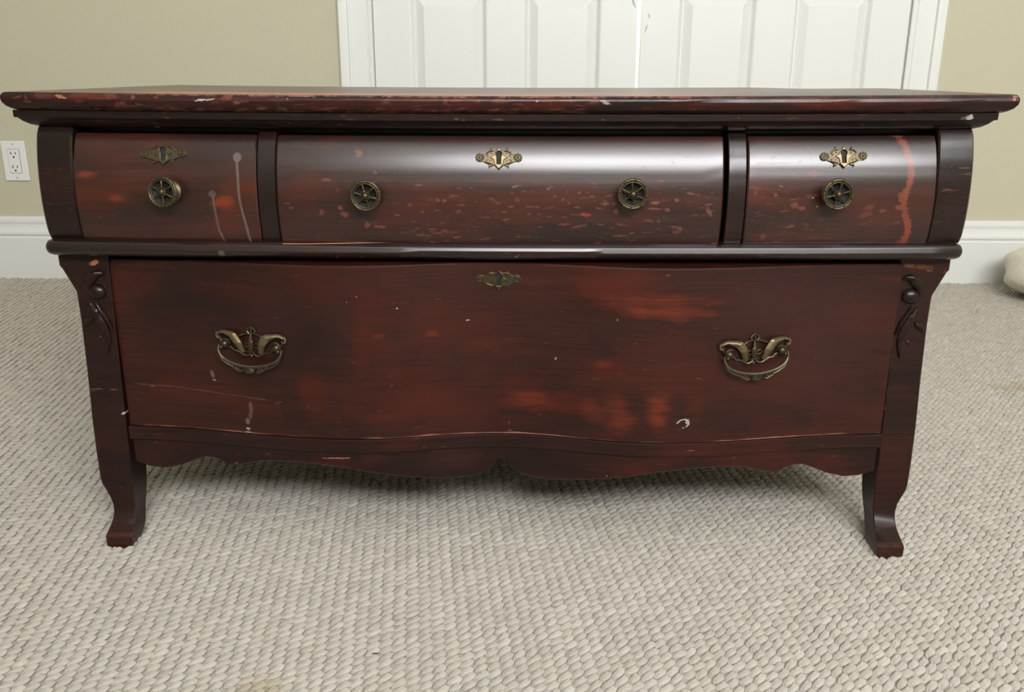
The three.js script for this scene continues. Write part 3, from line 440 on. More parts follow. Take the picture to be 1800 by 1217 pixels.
// front and top of the tabletop wear differently: rim from the front, top board from above
{
  const bounds = [-0.57, 0.58, 0.538, 0.572];
  const paint = plain(1, bounds, 2048, 64, darker.map((c, i) => c.map((v, k) => lerp(v, reddish[i][k], 0.35))), { rough: 0.4 });
  for (let i = 0; i < 2048 * 64; i++) paint.r[i] += 0.5 * (fbm((i % 2048) * 0.045, Math.floor(i / 2048) * 0.11, 3) - 0.5);
  paint.marks(MARKS.tabletop).strew(150, [-0.5, 0.1, 0.546, 0.5525], ['pink', 'rose'], 0.0022, 0.6).strew(120, [-0.54, 0.5, 0.549, 0.569], ['rose', 'pink', 'dark'], 0.0022, 0.5);
  // the upper arris is worn through to pale wood along most of its length
  paint.span(0.0, 0.567, 0.56, 0.006, (x, y, at) => { const reach = smoothstep(x, -0.5, -0.3) * (1 - 0.75 * smoothstep(x, 0.12, 0.3)) , edge = 0.5672 - sag(x) + 0.0012 * (fbm(x * 90, 3.3, 3) - 0.5) * 2; const a = smoothstep(y + 0.003 * (fbm(x * 300, y * 700, 2) - 0.5), edge, edge + 0.0022) * reach; if (a > 0) paint.put(at, COLOURS.peach, a * (0.3 + 0.5 * noise(x * 40, 8)), 0.6); });
  const rim = paint.material({ clearcoat: 0.4, clearcoatRoughness: 0.3, bumpScale: 0.001 });
  const levels = [[0.016, 0.5492], [0.0125, 0.5493], [0.008, 0.5512], [0.0035, 0.5543], [0.0008, 0.5585], [0, 0.5625], [0.0005, 0.5658], [0.0022, 0.5682], [0.004, 0.569], [0.0075, 0.5690], [0.012, 0.5635]];
  const slab = mouldedSlab(levels, 0.0063, 0.56, 0, -0.513, 40, dip), top = mesh('tabletop', frontUV(slab, bounds), rim, dresser);
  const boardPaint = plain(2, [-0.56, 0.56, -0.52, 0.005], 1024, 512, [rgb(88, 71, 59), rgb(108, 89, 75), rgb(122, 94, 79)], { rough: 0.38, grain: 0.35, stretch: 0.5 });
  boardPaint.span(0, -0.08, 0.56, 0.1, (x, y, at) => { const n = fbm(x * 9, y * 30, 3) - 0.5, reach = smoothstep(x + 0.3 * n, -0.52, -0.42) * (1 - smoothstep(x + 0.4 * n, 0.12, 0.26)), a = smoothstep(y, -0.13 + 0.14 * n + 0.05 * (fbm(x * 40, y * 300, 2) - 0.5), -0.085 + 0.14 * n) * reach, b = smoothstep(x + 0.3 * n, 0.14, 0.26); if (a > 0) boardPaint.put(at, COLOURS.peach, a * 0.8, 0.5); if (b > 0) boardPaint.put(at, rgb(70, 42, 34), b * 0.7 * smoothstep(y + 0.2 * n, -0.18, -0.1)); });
  const board = sheet(40, 16, (u, v) => { const x = lerp(-0.5500, 0.5626, u), z = lerp(-0.0038, -0.513, v); return [x, 0.5692 - sag(x) - dip(x, z), z]; }, 0.5);
  const p = board.attributes.position, uv = board.attributes.uv; for (let i = 0; i < p.count; i++) uv.setXY(i, (p.getX(i) + 0.56) / 1.12, (p.getZ(i) + 0.52) / 0.525);
  mesh('top_surface', board, boardPaint.material({ bumpScale: 0.0002, clearcoat: 0.35, clearcoatRoughness: 0.4 }), dresser);
}
{
  const bounds = [-0.56, 0.56, 0.524, 0.552], paint = plain(3, bounds, 2048, 64, darker, { rough: 0.42 });
  paint.marks(MARKS.cornice).strew(90, [-0.5, 0.5, 0.53, 0.548], ['pink', 'plum', 'rose'], 0.0018, 0.35);
  mesh('cornice_moulding', frontUV(mouldedSlab([[0.036, 0.5296], [0.028, 0.5298], [0.0185, 0.531], [0.0115, 0.5337], [0.0065, 0.5372], [0.0035, 0.5405], [0.0025, 0.5414], [0.0006, 0.5416], [0, 0.5422], [0, 0.5494], [0.001, 0.5497]], 0.0015, 0.5495, -0.011, -0.505), bounds), paint.material(satin), dresser);
}
// bowed pieces of the upper case: drawer fronts, end posts, dividers
function bowedFront(x0, x1, y0, y1, back, lift = 0, soft = 0.0016, nx = 16, lean = 0, curve = bow) {
  const rings = [];
  for (const t of [0, 1e-6, ...Array.from({ length: nx - 1 }, (_, i) => (i + 1) / nx), 1 - 1e-6, 1]) {
    const edge = t === 0 || t === 1, x = t === 0 ? x0 : t === 1 ? x1 : clamp(lerp(x0, x1, t), x0 + soft, x1 - soft), d = edge ? soft : 0, r = [], s = sag(x);
    for (let k = 0; k <= 18; k++) { const v = k / 18, y = lerp(y0 + d, y1 - d, v); r.push([x, y - s, curve(y) + lift + lean * v - d - (k === 0 || k === 18 ? soft : 0)]); }
    r.push([x, y1 - d - s, back], [x, y0 + d - s, back]); rings.push(r);
  }
  return loft(rings, 0.5);
}
const post = plain(4, [-0.54, 0.54, 0.39, 0.535], 2048, 256, darker, { rough: 0.34 }).strew(24, [0.5, 0.53, 0.42, 0.49], ['rose', 'pink'], 0.0016, 0.4).strew(20, [-0.53, -0.49, 0.43, 0.49], ['rose'], 0.0016, 0.35).material({ clearcoat: 0.7 });
for (const s of [-1, 1]) mesh('end_post', frontUV(bowedFront(s < 0 ? -0.5325 : 0.4945, s < 0 ? -0.4915 : 0.5345, 0.402, 0.531, -0.07, 0, 0.002, 4, 0, bowPost), [-0.54, 0.54, 0.39, 0.535]), post, dresser);
for (const [a, b] of [[-0.2800, -0.2585], [0.2588, 0.2798]]) mesh('drawer_divider', frontUV(bowedFront(a, b, 0.402, 0.531, -0.07, -0.002, 0.001, 3), [-0.54, 0.54, 0.39, 0.535]), post, dresser);

// ---- brass hardware
const agedBrass = new THREE.MeshStandardMaterial({ color: new THREE.Color().setRGB(0.10, 0.078, 0.05), metalness: 0.75, roughness: 0.42 });
const dullBrass = new THREE.MeshStandardMaterial({ color: new THREE.Color().setRGB(0.085, 0.066, 0.038), metalness: 0.8, roughness: 0.4 });
const rubbedBrass = new THREE.MeshStandardMaterial({ color: new THREE.Color().setRGB(0.19, 0.15, 0.082), metalness: 0.75, roughness: 0.42 });
const blackened = new THREE.MeshStandardMaterial({ color: new THREE.Color().setRGB(0.012, 0.009, 0.007), metalness: 0.2, roughness: 0.7 });
const shapeOf = (pts) => new THREE.Shape(pts.map(([x, y]) => new THREE.Vector2(x / 1000, y / 1000)));
const mirrored = (half) => [...half, ...half.slice().reverse().filter(([x]) => Math.abs(x) > 0.6).map(([x, y]) => [-x, y])];
const keyhole = () => { const p = new THREE.Path(); const a = 0.72; p.absarc(0, 0.0036, 0.0036, -Math.PI / 2 + a, -Math.PI / 2 - a + 2 * Math.PI, false); p.lineTo(-0.0022, -0.0078); p.lineTo(0.0022, -0.0078); p.closePath(); return p; };
const knobShape = (() => {
  const lathe = (pts, n = 28) => new THREE.LatheGeometry(pts.map(([r, z]) => new THREE.Vector2(r / 1000, z / 1000)), n).rotateX(Math.PI / 2);
  const ringAt = (n, r, f) => Array.from({ length: n }, (_, k) => f(Math.cos(k / n * 2 * Math.PI + 0.2) * r, Math.sin(k / n * 2 * Math.PI + 0.2) * r, k));
  const dark = merge([lathe([[0, 10], [6, 10.2], [11, 12.5], [14.5, 16.5], [15.2, 18], [14.8, 18.4], [11, 14.2], [5, 12], [0, 11.8]])]);
  const bright = merge([
    lathe([[0, 0], [13, 0], [13.5, 1.2], [10, 2.6], [6.2, 4], [5, 7], [6, 10.2], [0, 10.2]]),
    new THREE.TorusGeometry(0.0158, 0.0019, 8, 40).translate(0, 0, 0.0186), new THREE.TorusGeometry(0.0134, 0.0009, 6, 36).translate(0, 0, 0.0188),
    ...ringAt(8, 0.0158, (x, y) => ball(0.0014, x, y, 0.0206, 1, 1, 0.9, 8, 6)), ...ringAt(24, 0.0158, (x, y) => ball(0.00095, x * 1.09, y * 1.09, 0.0188, 1, 1, 1, 6, 5)),
    ...ringAt(6, 1, (x, y) => rope([[x * 0.004, y * 0.004, 0.0196, 0.0009], [x * 0.008, y * 0.008, 0.0186, 0.0007], [x * 0.0105, y * 0.0105, 0.0184, 0.0012], [x * 0.0138, y * 0.0138, 0.0184, 0.0008]], 6, 2)),
    ...ringAt(14, 0.0051, (x, y) => ball(0.0008, x, y, 0.0203, 1, 1, 1, 6, 5)), lathe([[5.4, 12], [5.4, 18.6], [4.6, 20], [3.6, 20.4], [3.5, 21.4], [2.6, 22.6], [1.2, 23.2], [0, 23.3]]),
  ]);
  return { dark, bright };
})();
const plateShape = (() => {
  const out = shapeOf(mirrored([[0, 11.6], [1.8, 9], [3.6, 7.8], [6, 7.4], [8.2, 8.2], [9.2, 10.8], [10.9, 8.4], [12.6, 7.2], [14.8, 4.8], [17.6, 3.6], [19, 4.6], [21.6, 5], [24.4, 4.2], [26.2, 2.2], [26.8, -0.2], [26, -2.8], [23.6, -4.8], [20.8, -4.8], [18.6, -4.6], [16, -6], [13.4, -6.8], [11.4, -8.4], [11, -12], [9.6, -10], [8.2, -10.8], [7.4, -9.6], [5.4, -8.8], [3.6, -10.4], [0, -14]]));
  out.holes.push(keyhole());
  for (const s of [-1, 1]) for (const [x, y, r] of [[8.4, 4.4, 1.3], [9.6, -4.2, 1.2], [13.6, 0.2, 0.9], [15.4, 3.2, 0.7], [14.8, -3.4, 0.7]]) { const h = new THREE.Path(); h.absarc(s * x / 1000, y / 1000, r / 1000, 0, 2 * Math.PI, true); out.holes.push(h); }
  const ext = (s, depth, b) => { const g = new THREE.ExtrudeGeometry(s, { depth, bevelEnabled: true, bevelThickness: b, bevelSize: b * 0.8, bevelOffset: -b * 0.8, bevelSegments: 2, curveSegments: 10 }); return g; };
  const star = shapeOf(mirrored([[0, 11.4], [1.4, 8.8], [2.8, 7.2], [4.2, 6.2], [5.2, 4], [5.8, 2], [7.6, 1], [10, -0.4], [7.6, -1.6], [5.8, -3], [5.2, -5.4], [4.8, -8], [3.4, -10], [0, -13.6]])); star.holes.push(keyhole());
  const beads = [];
  for (const s of [-1, 1]) {
    beads.push(new THREE.TorusGeometry(0.0030, 0.0007, 6, 18).translate(s * 0.0218, 0, 0.0016), ball(0.0013, s * 0.0218, 0, 0.0017));
    for (let k = 0; k < 8; k++) beads.push(ball(0.0009, s * 0.0218 + Math.cos(k * 0.785) * 0.0040, Math.sin(k * 0.785) * 0.0040, 0.0015, 1, 1, 1, 6, 5));
    beads.push(rope([[s * 0.0062, 0.0072, 0.0016, 0.0006], [s * 0.0105, 0.0066, 0.0019, 0.0008], [s * 0.0140, 0.0036, 0.0018, 0.0006], [s * 0.0118, 0.0016, 0.0017, 0.0005]], 6, 4), rope([[s * 0.0066, -0.0084, 0.0016, 0.0005], [s * 0.0105, -0.0072, 0.0019, 0.0008], [s * 0.0150, -0.0050, 0.0017, 0.0005], [s * 0.0122, -0.0022, 0.0017, 0.0005]], 6, 4));
    for (const y of [-0.0016, 0.0002, 0.002]) beads.push(ball(0.0007, s * 0.0172, y, 0.0016, 1, 1, 1, 6, 5));
    beads.push(ball(0.0009, s * 0.0092, 0.0098, 0.0015, 0.8, 1.4, 0.8, 6, 5), ball(0.0009, s * 0.0108, -0.0108, 0.0015, 0.8, 1.4, 0.8, 6, 5));
  }
  return { plate: merge([ext(out, 0.0007, 0.0005), ...beads]), star: ext(star, 0.0014, 0.0008).translate(0, 0, 0.0004), hole: new THREE.ShapeGeometry(new THREE.Shape(keyhole().getPoints(8))).translate(0, 0, 0.0001) };
})();
function facing(parent, x, y, z, tilt, turn = 0, roll = 0) { return (name, g, m) => { const o = mesh(name, g, m, parent); o.position.set(x, y, z); o.rotation.set(-tilt, turn, roll, 'YXZ'); return o; }; }
function addKnob(d, x, y, roll, tip = 0, turn = 0) { const s = y + sag(x), put = facing(d, x, y, bow(s) + 0.0005, bowTilt(s) * 0.5 + tip, turn, roll); put('knob', knobShape.bright, dullBrass).userData.label = 'wheel-shaped aged brass knob'; put('knob_cup', knobShape.dark, blackened); }
function addKeyhole(d, x, y, z, tilt, star, roll = 0) { const put = facing(d, x, y, z, tilt, 0, roll); put('keyhole_plate', plateShape.plate, dullBrass).userData.label = 'pierced brass keyhole plate'; put('keyhole_surround', plateShape.star, star); put('keyhole', plateShape.hole, blackened); }

// ---- the three upper drawers
function upperDrawer(seed, x0, x1, key, W, dress, lift = 0, lean = 0) {
  const d = group('drawer', [0, 0, 0], dresser), y0 = 0.3995, y1 = 0.5238, b = [x0, x1, y0 - 0.004, y1 + 0.001], paint = plain(seed, b, W, 320, deep, { rough: 0.34 });
  paint.marks(MARKS[key]); dress(paint);
  mesh('drawer_front', frontUV(bowedFront(x0, x1, y0, y1, -0.055, lift, 0.0016, 20, lean), b), paint.material({ specularIntensity: 0.55 }), d);
  return d;
}
const d1 = upperDrawer(11, -0.4908, -0.2806, 'drawer_left', 512, (p) => p.strew(20, [-0.48, -0.3, 0.4, 0.5], ['rose', 'pink'], 0.0016, 0.3));
addKeyhole(d1, -0.3864, 0.5012, bow(0.5025) + 0.0004, bowTilt(0.5025), dullBrass, 0.03); addKnob(d1, -0.3795, 0.4585, 0.4, 0.10, -0.12);
const d2 = upperDrawer(12, -0.2573, 0.2532, 'drawer_middle', 1024, (p) => p.strew(190, [-0.1, 0.25, 0.4, 0.468], ['pink', 'rose', 'pink', 'brown'], 0.0019, 0.62).strew(60, [-0.25, 0.0, 0.4, 0.455], ['rose', 'pink', 'brown'], 0.0017, 0.5).strew(40, [-0.2, 0.25, 0.46, 0.515], ['dark'], 0.0008, 0.5), 0.0012, 0.0);
addKeyhole(d2, -0.0027, 0.4982, bow(0.501) + 0.0016, bowTilt(0.501), rubbedBrass); for (const x of [-0.1524, 0.1483]) addKnob(d2, x, x < 0 ? 0.4568 : 0.4597, x * 3, 0.02);
const d3 = upperDrawer(13, 0.2806, 0.4942, 'drawer_right', 512, (p) => p.strew(50, [0.285, 0.38, 0.4, 0.47], ['rose', 'rose', 'pink'], 0.0019, 0.5).strew(30, [0.36, 0.49, 0.4, 0.45], ['brown', 'rose'], 0.0018, 0.4));
addKeyhole(d3, 0.3878, 0.5009, bow(0.5025) + 0.0004, bowTilt(0.5025), rubbedBrass, 0.02); addKnob(d3, 0.3772, 0.4602, 1.1, 0.03);

// ---- bead rail between upper and lower case, with a strip of bare wood where the middle drawer rubs
{
  const bounds = [-0.54, 0.54, 0.376, 0.405], paint = plain(5, bounds, 2048, 48, darker.map((c) => c.map((v) => v * 1.1)), { rough: 0.33 }); paint.marks(MARKS.bead_rail);
  const rings = [], N = 44;
  for (const t of [0, 0.002, 0.006, ...Array.from({ length: N + 1 }, (_, i) => 0.012 + 0.976 * i / N), 0.994, 0.998, 1]) {
    const x = lerp(-0.535, 0.535, t), e = Math.min(t, 1 - t) * 1.07, k = e < 0.011 ? 0.55 + 0.45 * Math.sqrt(Math.max(0, 1 - (1 - e / 0.011) ** 2)) : 1, r = [];
    for (let a = 0; a <= 12; a++) { const q = -Math.PI / 2 + Math.PI * a / 12; r.push([x, 0.3929 + Math.sin(q) * 0.0098 * k - sag(x), -0.0185 + Math.cos(q) * 0.0105 * k]); }
    r.push([x, 0.3929 + 0.0098 * k - sag(x), -0.06], [x, 0.3929 - 0.0098 * k - sag(x), -0.06]); rings.push(r);
  }
  const rail = mesh('bead_rail', frontUV(loft(rings, 0.6), bounds), paint.material(), dresser);
  const strip = sheet(20, 2, (u, v) => { const x = lerp(-0.2555, -0.075, u), q = lerp(-0.75, -0.1 + 0.75 * (1 - 0.75 * smoothstep(u, 0.05, 1)), v); return [x, 0.3929 + Math.cos(q) * 0.0101 - sag(x), -0.0185 + Math.sin(q) * 0.0108]; }, 0.5);
  mesh('bare_wood_strip', strip, bareWood, rail).userData.label = 'strip of bare pale wood';
}
// ---- long serpentine drawer
const N64 = Array.from({ length: 97 }, (_, i) => i / 96);
{
  const d = group('drawer', [0, 0, 0], dresser), b = [-0.475, 0.475, 0.156, 0.379], paint = plain(14, b, 2048, 512, [rgb(40, 18, 13), rgb(54, 23, 16), rgb(68, 28, 17)], { rough: 0.5, blotch: 1, stretch: 0.8 }); paint.marks(MARKS.drawer_long).strew(70, [-0.3, 0.4, 0.165, 0.37], ['pink', 'rose'], 0.0011, 0.35);
  paint.span(0, 0.1595, 0.475, 0.004, (x, y, at) => { const a = smoothstep(0.1611 + 0.0014 * (fbm(x * 45, 2, 3) - 0.35) * 2 - y, 0, 0.0009) * smoothstep(fbm(x * 16, 7, 3), 0.3, 0.55); if (a > 0) paint.put(at, COLOURS.peach, a * 0.6); });
  const rings = N64.map((t) => { const x = lerp(-0.4735, 0.4735, t), z = serp(x), q = t === 0 || t === 1 ? 0.0016 : 0; return [[x, 0.1592, z - 0.0012 - q], [x, 0.1602, z - q], [x, 0.3745, z - q], [x, 0.376, z - 0.0014 - q], [x, 0.376, -0.07], [x, 0.1592, -0.07]]; });
  mesh('drawer_front', frontUV(loft(rings, 0.5), b), paint.material(satin), d);
  addKeyhole(d, -0.003, 0.3573, serp(-0.003) + 0.0003, 0, dullBrass);
  // bail pulls: pierced plate with two ribbons and a leaf, swinging bail with a shell
  const mm = (zx, zy, z, w) => [(zx - 870) * 6.36e-5, (600 - zy) * 6.36e-5, z / 1000, w / 1000];
  const both = (list) => list.flatMap((g) => [g, flipX(g)]);
  function flipX(g) { const h = (g.index ? g.toNonIndexed() : g.clone()).scale(-1, 1, 1), p = h.attributes.position, n = h.attributes.normal; for (const a of [p, n]) for (let i = 0; i < a.count; i += 3) for (let k = 0; k < 3; k++) { const t = a.getComponent(i + 1, k); a.setComponent(i + 1, k, a.getComponent(i + 2, k)); a.setComponent(i + 2, k, t); } return h; }
  const ribbon = merge([blade([mm(1045, 660, 1, 2.8), mm(1075, 560, 4.2, 3.8), mm(1118, 440, 6.4, 4.6), mm(1200, 330, 6.4, 5.0), mm(1320, 290, 4.6, 3.1), mm(1440, 276, 3, 2.0), mm(1535, 315, 2.6, 1.6)], 0.0022, 1.1), rope([mm(1500, 285, 3, 1.2), mm(1552, 320, 3.4, 1.6), mm(1545, 390, 3.4, 1.5), mm(1500, 400, 3.6, 1.1), mm(1492, 360, 4.2, 1)], 8, 5)]), ribbonLeft = flipX(ribbon);
  const plate = merge([
    blade([mm(860, 285, 1, 1.3), mm(860, 380, 2.4, 2.2), mm(858, 470, 3.4, 3.9), mm(856, 560, 3, 2.9), mm(855, 640, 1.4, 1.4)], 0.0016, 0.9), ball(0.0022, -0.0008, -0.0078, 0.002, 1, 1.2, 0.7), box(0.0078, 0.0016, 0.002, -0.0008, -0.0026, 0.0024, 0.0006),
    rope([mm(870, 145, 1.4, 0.8), mm(790, 225, 1.6, 1.2), mm(840, 292, 1.6, 1.2)], 6, 4), rope([mm(870, 145, 1.4, 0.8), mm(950, 225, 1.6, 1.2), mm(900, 292, 1.6, 1.2)], 6, 4), rope([mm(870, 150, 1.4, 0.6), mm(870, 290, 1.8, 1.1)], 6, 3), ball(0.0013, 0, 0.024, 0.0018),
    ...both([rope([mm(900, 280, 1.4, 0.9), mm(980, 290, 1.6, 1.2), mm(1060, 325, 1.8, 1.3), mm(1130, 335, 2, 1)], 6, 4), ball(0.0014, 0.0125, 0.0182, 0.002), rope([mm(900, 500, 2, 0.7), mm(960, 470, 2, 0.9), mm(1010, 500, 2, 0.9), mm(970, 550, 2, 0.8), mm(910, 540, 2, 0.6)], 6, 4),
      rope([mm(880, 640, 1.5, 0.9), mm(930, 700, 1.8, 1.3), mm(1010, 718, 2, 1.6), mm(1100, 670, 2, 1.3), mm(1160, 640, 2, 1.5), mm(1240, 630, 2, 1.0), mm(1290, 575, 2, 1.3), mm(1340, 570, 2, 1)], 7, 4), ball(0.0016, 0.0142, -0.0035, 0.002, 1.3, 0.8, 0.7), ball(0.0013, 0.0215, -0.0028, 0.002, 1.2, 0.8, 0.7),
      ball(0.0048, 0.0330, 0.0062, 0.0052, 1, 1, 1, 14, 10), rope([mm(1300, 520, 3, 1), mm(1320, 430, 5, 1.3), mm(1400, 410, 6, 1.4), mm(1450, 470, 6, 1.3), mm(1440, 540, 6, 1.1)], 7, 5), ball(0.0023, 0.0362, 0.0026, 0.0086), rope([mm(1500, 400, 2, 1.1), mm(1480, 450, 3, 1), mm(1450, 500, 4, 0.9)], 6, 3), box(0.007, 0.009, 0.004, 0.0335, 0.005, 0.0018, 0.001)]),
  ]);
  const bailZ = 12, bail = merge([
    rope([mm(1500, 520, 7, 1.1), mm(1492, 620, 9, 1.5), mm(1430, 720, 11, 1.6), mm(1300, 800, bailZ, 1.7), mm(1100, 855, bailZ + 1, 1.8), mm(870, 880, bailZ + 1, 1.9), mm(640, 855, bailZ + 1, 1.8), mm(440, 800, bailZ, 1.7), mm(310, 720, 11, 1.6), mm(248, 620, 9, 1.5), mm(240, 520, 7, 1.1)], 8, 5),
    rope([mm(1495, 640, 9, 0.8), mm(1432, 772, 10.5, 1.1), mm(1310, 862, bailZ - 1, 1.2), mm(1180, 915, bailZ - 0.5, 1)], 7, 4), rope([mm(245, 640, 9, 0.8), mm(308, 772, 10.5, 1.1), mm(430, 862, bailZ - 1, 1.2), mm(560, 915, bailZ - 0.5, 1)], 7, 4),
    ...both([new THREE.TorusGeometry(0.0021, 0.0008, 6, 14).translate(0.0142, -0.0200, 0.0118), new THREE.TorusGeometry(0.0016, 0.0007, 6, 12).translate(0.0215, -0.0182, 0.0116), ball(0.0012, 0.0178, -0.0208, 0.0116), ball(0.0011, 0.0102, -0.0238, 0.0118, 1.8, 0.8, 0.8), rope([mm(1010, 960, 12, 0.6), mm(1060, 990, 12, 0.9), mm(1120, 960, 12, 0.8), mm(1190, 930, 12, 0.6)], 6, 4), ball(0.0011, 0.0252, -0.0180, 0.0114, 1.6, 0.8, 0.8)]),
    ...Array.from({ length: 7 }, (_, k) => { const a = (k - 3) * 0.36; return blade([[Math.sin(a) * 0.0012, -0.0188, 0.012, 0.0006], [Math.sin(a) * 0.0044, -0.0188 - Math.cos(a) * 0.0036, 0.0128, 0.0012], [Math.sin(a) * 0.0072, -0.0188 - Math.cos(a) * 0.0068, 0.0116, 0.0009]], 0.001, 1.2, 3); }), ball(0.0068, 0, -0.0230, 0.0116, 1, 0.62, 0.36, 14, 8),
  ]);
  for (const [x, y, turn, roll] of [[-0.2998, 0.2703, -0.16, -0.03], [0.3009, 0.2680, 0.19, 0.035]]) { const put = facing(d, x, y, serp(x) + 0.0004, 0, turn, roll); put('pull_plate', plate, dullBrass).userData.label = 'pierced aged brass backplate'; put('pull_ribbon', ribbon, rubbedBrass); put('pull_ribbon', ribbonLeft, rubbedBrass); put('bail_handle', bail, agedBrass).userData.label = 'swinging aged brass bail with a shell'; }
}
// ---- rail under the long drawer and shaped apron below it
{
  const b = [-0.48, 0.48, 0.095, 0.162], paint = plain(15, b, 2048, 160, deep, { rough: 0.42 }); paint.marks(MARKS.apron).strew(50, [-0.45, 0.45, 0.1, 0.158], ['rose', 'pink'], 0.0013, 0.4);
  const mat = paint.material(satin);
  mesh('lower_rail', frontUV(loft(N64.map((t) => { const x = lerp(-0.4755, 0.4755, t), z = serp(x); return [[x, 0.1402, z - 0.0012], [x, 0.1412, z - 0.0004], [x, 0.1570, z - 0.0004], [x, 0.1582, z - 0.0018], [x, 0.1582, -0.07], [x, 0.1402, -0.07]]; }), 0.5), b), mat, dresser);
  const half = [[0.0005, 0.1255], [0.004, 0.1235], [0.012, 0.1112], [0.018, 0.1070], [0.027, 0.1022], [0.04, 0.0992], [0.06, 0.0982], [0.0865, 0.0998], [0.122, 0.1056], [0.157, 0.1116], [0.193, 0.1184], [0.23, 0.1226], [0.265, 0.1238], [0.285, 0.1232], [0.302, 0.1216], [0.3215, 0.1158], [0.331, 0.1132], [0.3405, 0.1108], [0.347, 0.1113], [0.355, 0.1162], [0.3655, 0.1196], [0.379, 0.1197], [0.395, 0.1131], [0.4115, 0.1056], [0.4335, 0.1000], [0.4545, 0.1012], [0.4715, 0.1070]];
  const low = (x) => { const u = Math.abs(x); for (let i = 0; i + 1 < half.length; i++) if (u <= half[i + 1][0]) return lerp(half[i][1], half[i + 1][1], clamp((u - half[i][0]) / (half[i + 1][0] - half[i][0]), 0, 1)); return 0.108; };
  mesh('apron', frontUV(loft(Array.from({ length: 241 }, (_, i) => i / 240).map((t) => { const x = lerp(-0.4725, 0.4725, t), z = serp(x) - 0.0032, y = low(x); return [[x, y, z - 0.0015], [x, y + 0.0012, z], [x, 0.1405, z], [x, 0.1405, z - 0.017], [x, y, z - 0.017]]; }), 0.5), b), mat, dresser);
}
// ---- front legs with carved scrolls
for (const s of [-1, 1]) {
  const key = s < 0 ? 'leg_left' : 'leg_right', b = s < 0 ? [-0.54, -0.46, -0.005, 0.385] : [0.46, 0.54, -0.005, 0.385], paint = plain(s < 0 ? 16 : 17, b, 256, 1024, darker.map((c, i) => c.map((v, k) => lerp(v, deep[i][k], s < 0 ? 0.35 : 0.6))), { rough: 0.4 });
  paint.marks(MARKS[key]); for (const [w, a] of [[0.02, 0.8]]) paint.span(s * 0.49, 0.009, 0.04, 0.0115, (x, y, at) => { const n = fbm(x * 120, y * 160, 3); paint.put(at, rgb(66, 34, 26), clamp(n * 1.5 - 0.2, 0, 1) * a, 0.6); });
  const mat = paint.material(satin), fz = s > 0 ? 0.004 : -0.005;
  const rows = [[0.3832, 0.4722, 0.532, -0.03, -0.075], [0.3675, 0.4722, 0.532, -0.03, -0.075], [0.3635, 0.4724, 0.529, -0.03, -0.075], [0.336, 0.4730, 0.516, -0.03, -0.075], [0.332, 0.4731, 0.5157, -0.03, -0.075], [0.30, 0.4738, 0.5152, -0.03, -0.075], [0.228, 0.4756, 0.517, -0.03, -0.075], [0.167, 0.4768, 0.5195, -0.03, -0.075], [0.12, 0.4778, 0.5202, -0.03, -0.075], [0.086, 0.4788, 0.5200, -0.0302, -0.075], [0.078, 0.4790, 0.5188, -0.0305, -0.0748], [0.070, 0.4792, 0.5155, -0.031, -0.074], [0.058, 0.4796, 0.5108, -0.031, -0.0712], [0.048, 0.4798, 0.5086, -0.0302, -0.067], [0.039, 0.4798, 0.5078, -0.027, -0.0615], [0.032, 0.4792, 0.5078, -0.0215, -0.0565], [0.0265, 0.4782, 0.5085, -0.0145, -0.052], [0.0215, 0.4772, 0.5092, -0.0055, -0.047], [0.0185, 0.4764, 0.5096, 0.0005, -0.044], [0.0172, 0.4760, 0.5098, 0.0018, -0.0425], [0.006, 0.4762, 0.5090, 0.0035, -0.031], [0.0012, 0.4775, 0.5078, 0.002, -0.026]];
  const wedge = (y) => fz * smoothstep(0.06 - y, 0, 0.05), c = 0.0014;
  const rings = rows.map(([y, a, o, zf, zb]) => { const f = zf + wedge(y), k = zb + wedge(y); return [[s * (a + c), y, f], [s * (o - c), y, f], [s * o, y, f - c], [s * o, y, k], [s * a, y, k], [s * a, y, f - c]]; });
  const leg = mesh('leg', frontUV(loft(rings, 0.55), b), mat, dresser);
  const at = (u, y, z, w) => [s * u, y, -0.0305 + z / 1000, w / 1000];
  mesh('carved_scroll', [
    ball(0.0115, s * 0.4905, 0.3352, -0.0298, 1.02, 0.82, 0.6, 18, 12), blade([at(0.4775, 0.3560, 0, 0.8), at(0.484, 0.3590, 2.2, 3.6), at(0.4925, 0.3540, 4.4, 5.4), at(0.4985, 0.3440, 3.4, 4.2), at(0.4995, 0.3335, 1.6, 2)], 0.0022, 1.2),
    rope([at(0.4780, 0.3345, -0.4, 1), at(0.4805, 0.3285, -0.2, 1.8), at(0.4875, 0.3255, -0.2, 2.2), at(0.4955, 0.3275, -0.2, 1.8), at(0.5035, 0.3350, -0.4, 1)], 8, 5), rope([at(0.4785, 0.3395, -0.2, 1), at(0.483, 0.3450, 0.3, 1.9), at(0.489, 0.3462, 0.4, 1.6)], 8, 4),
    blade([at(0.4925, 0.3225, 0.4, 1.4), at(0.488, 0.3120, 1.4, 2.3), at(0.482, 0.3000, 1.6, 2.4), at(0.4768, 0.2870, 0.6, 1.2)], 0.0018, 1.1), blade([at(0.4995, 0.3210, 0.2, 1.8), at(0.4945, 0.3080, 1.8, 4.4), at(0.4875, 0.2930, 2, 4.8), at(0.4835, 0.2760, 1, 3), at(0.4860, 0.2580, 0.2, 0.8)], 0.0018, 1.1),
    blade([at(0.4985, 0.3030, 0.2, 1.5), at(0.5045, 0.2985, 1.4, 4.2), at(0.5085, 0.2945, 0.6, 3.2), at(0.5105, 0.2915, 0, 1.2)], 0.0018, 1.2), ball(0.0028, s * 0.4945, 0.2770, -0.0302, 1, 1.2, 0.5, 10, 6)], sideWood, leg);
}
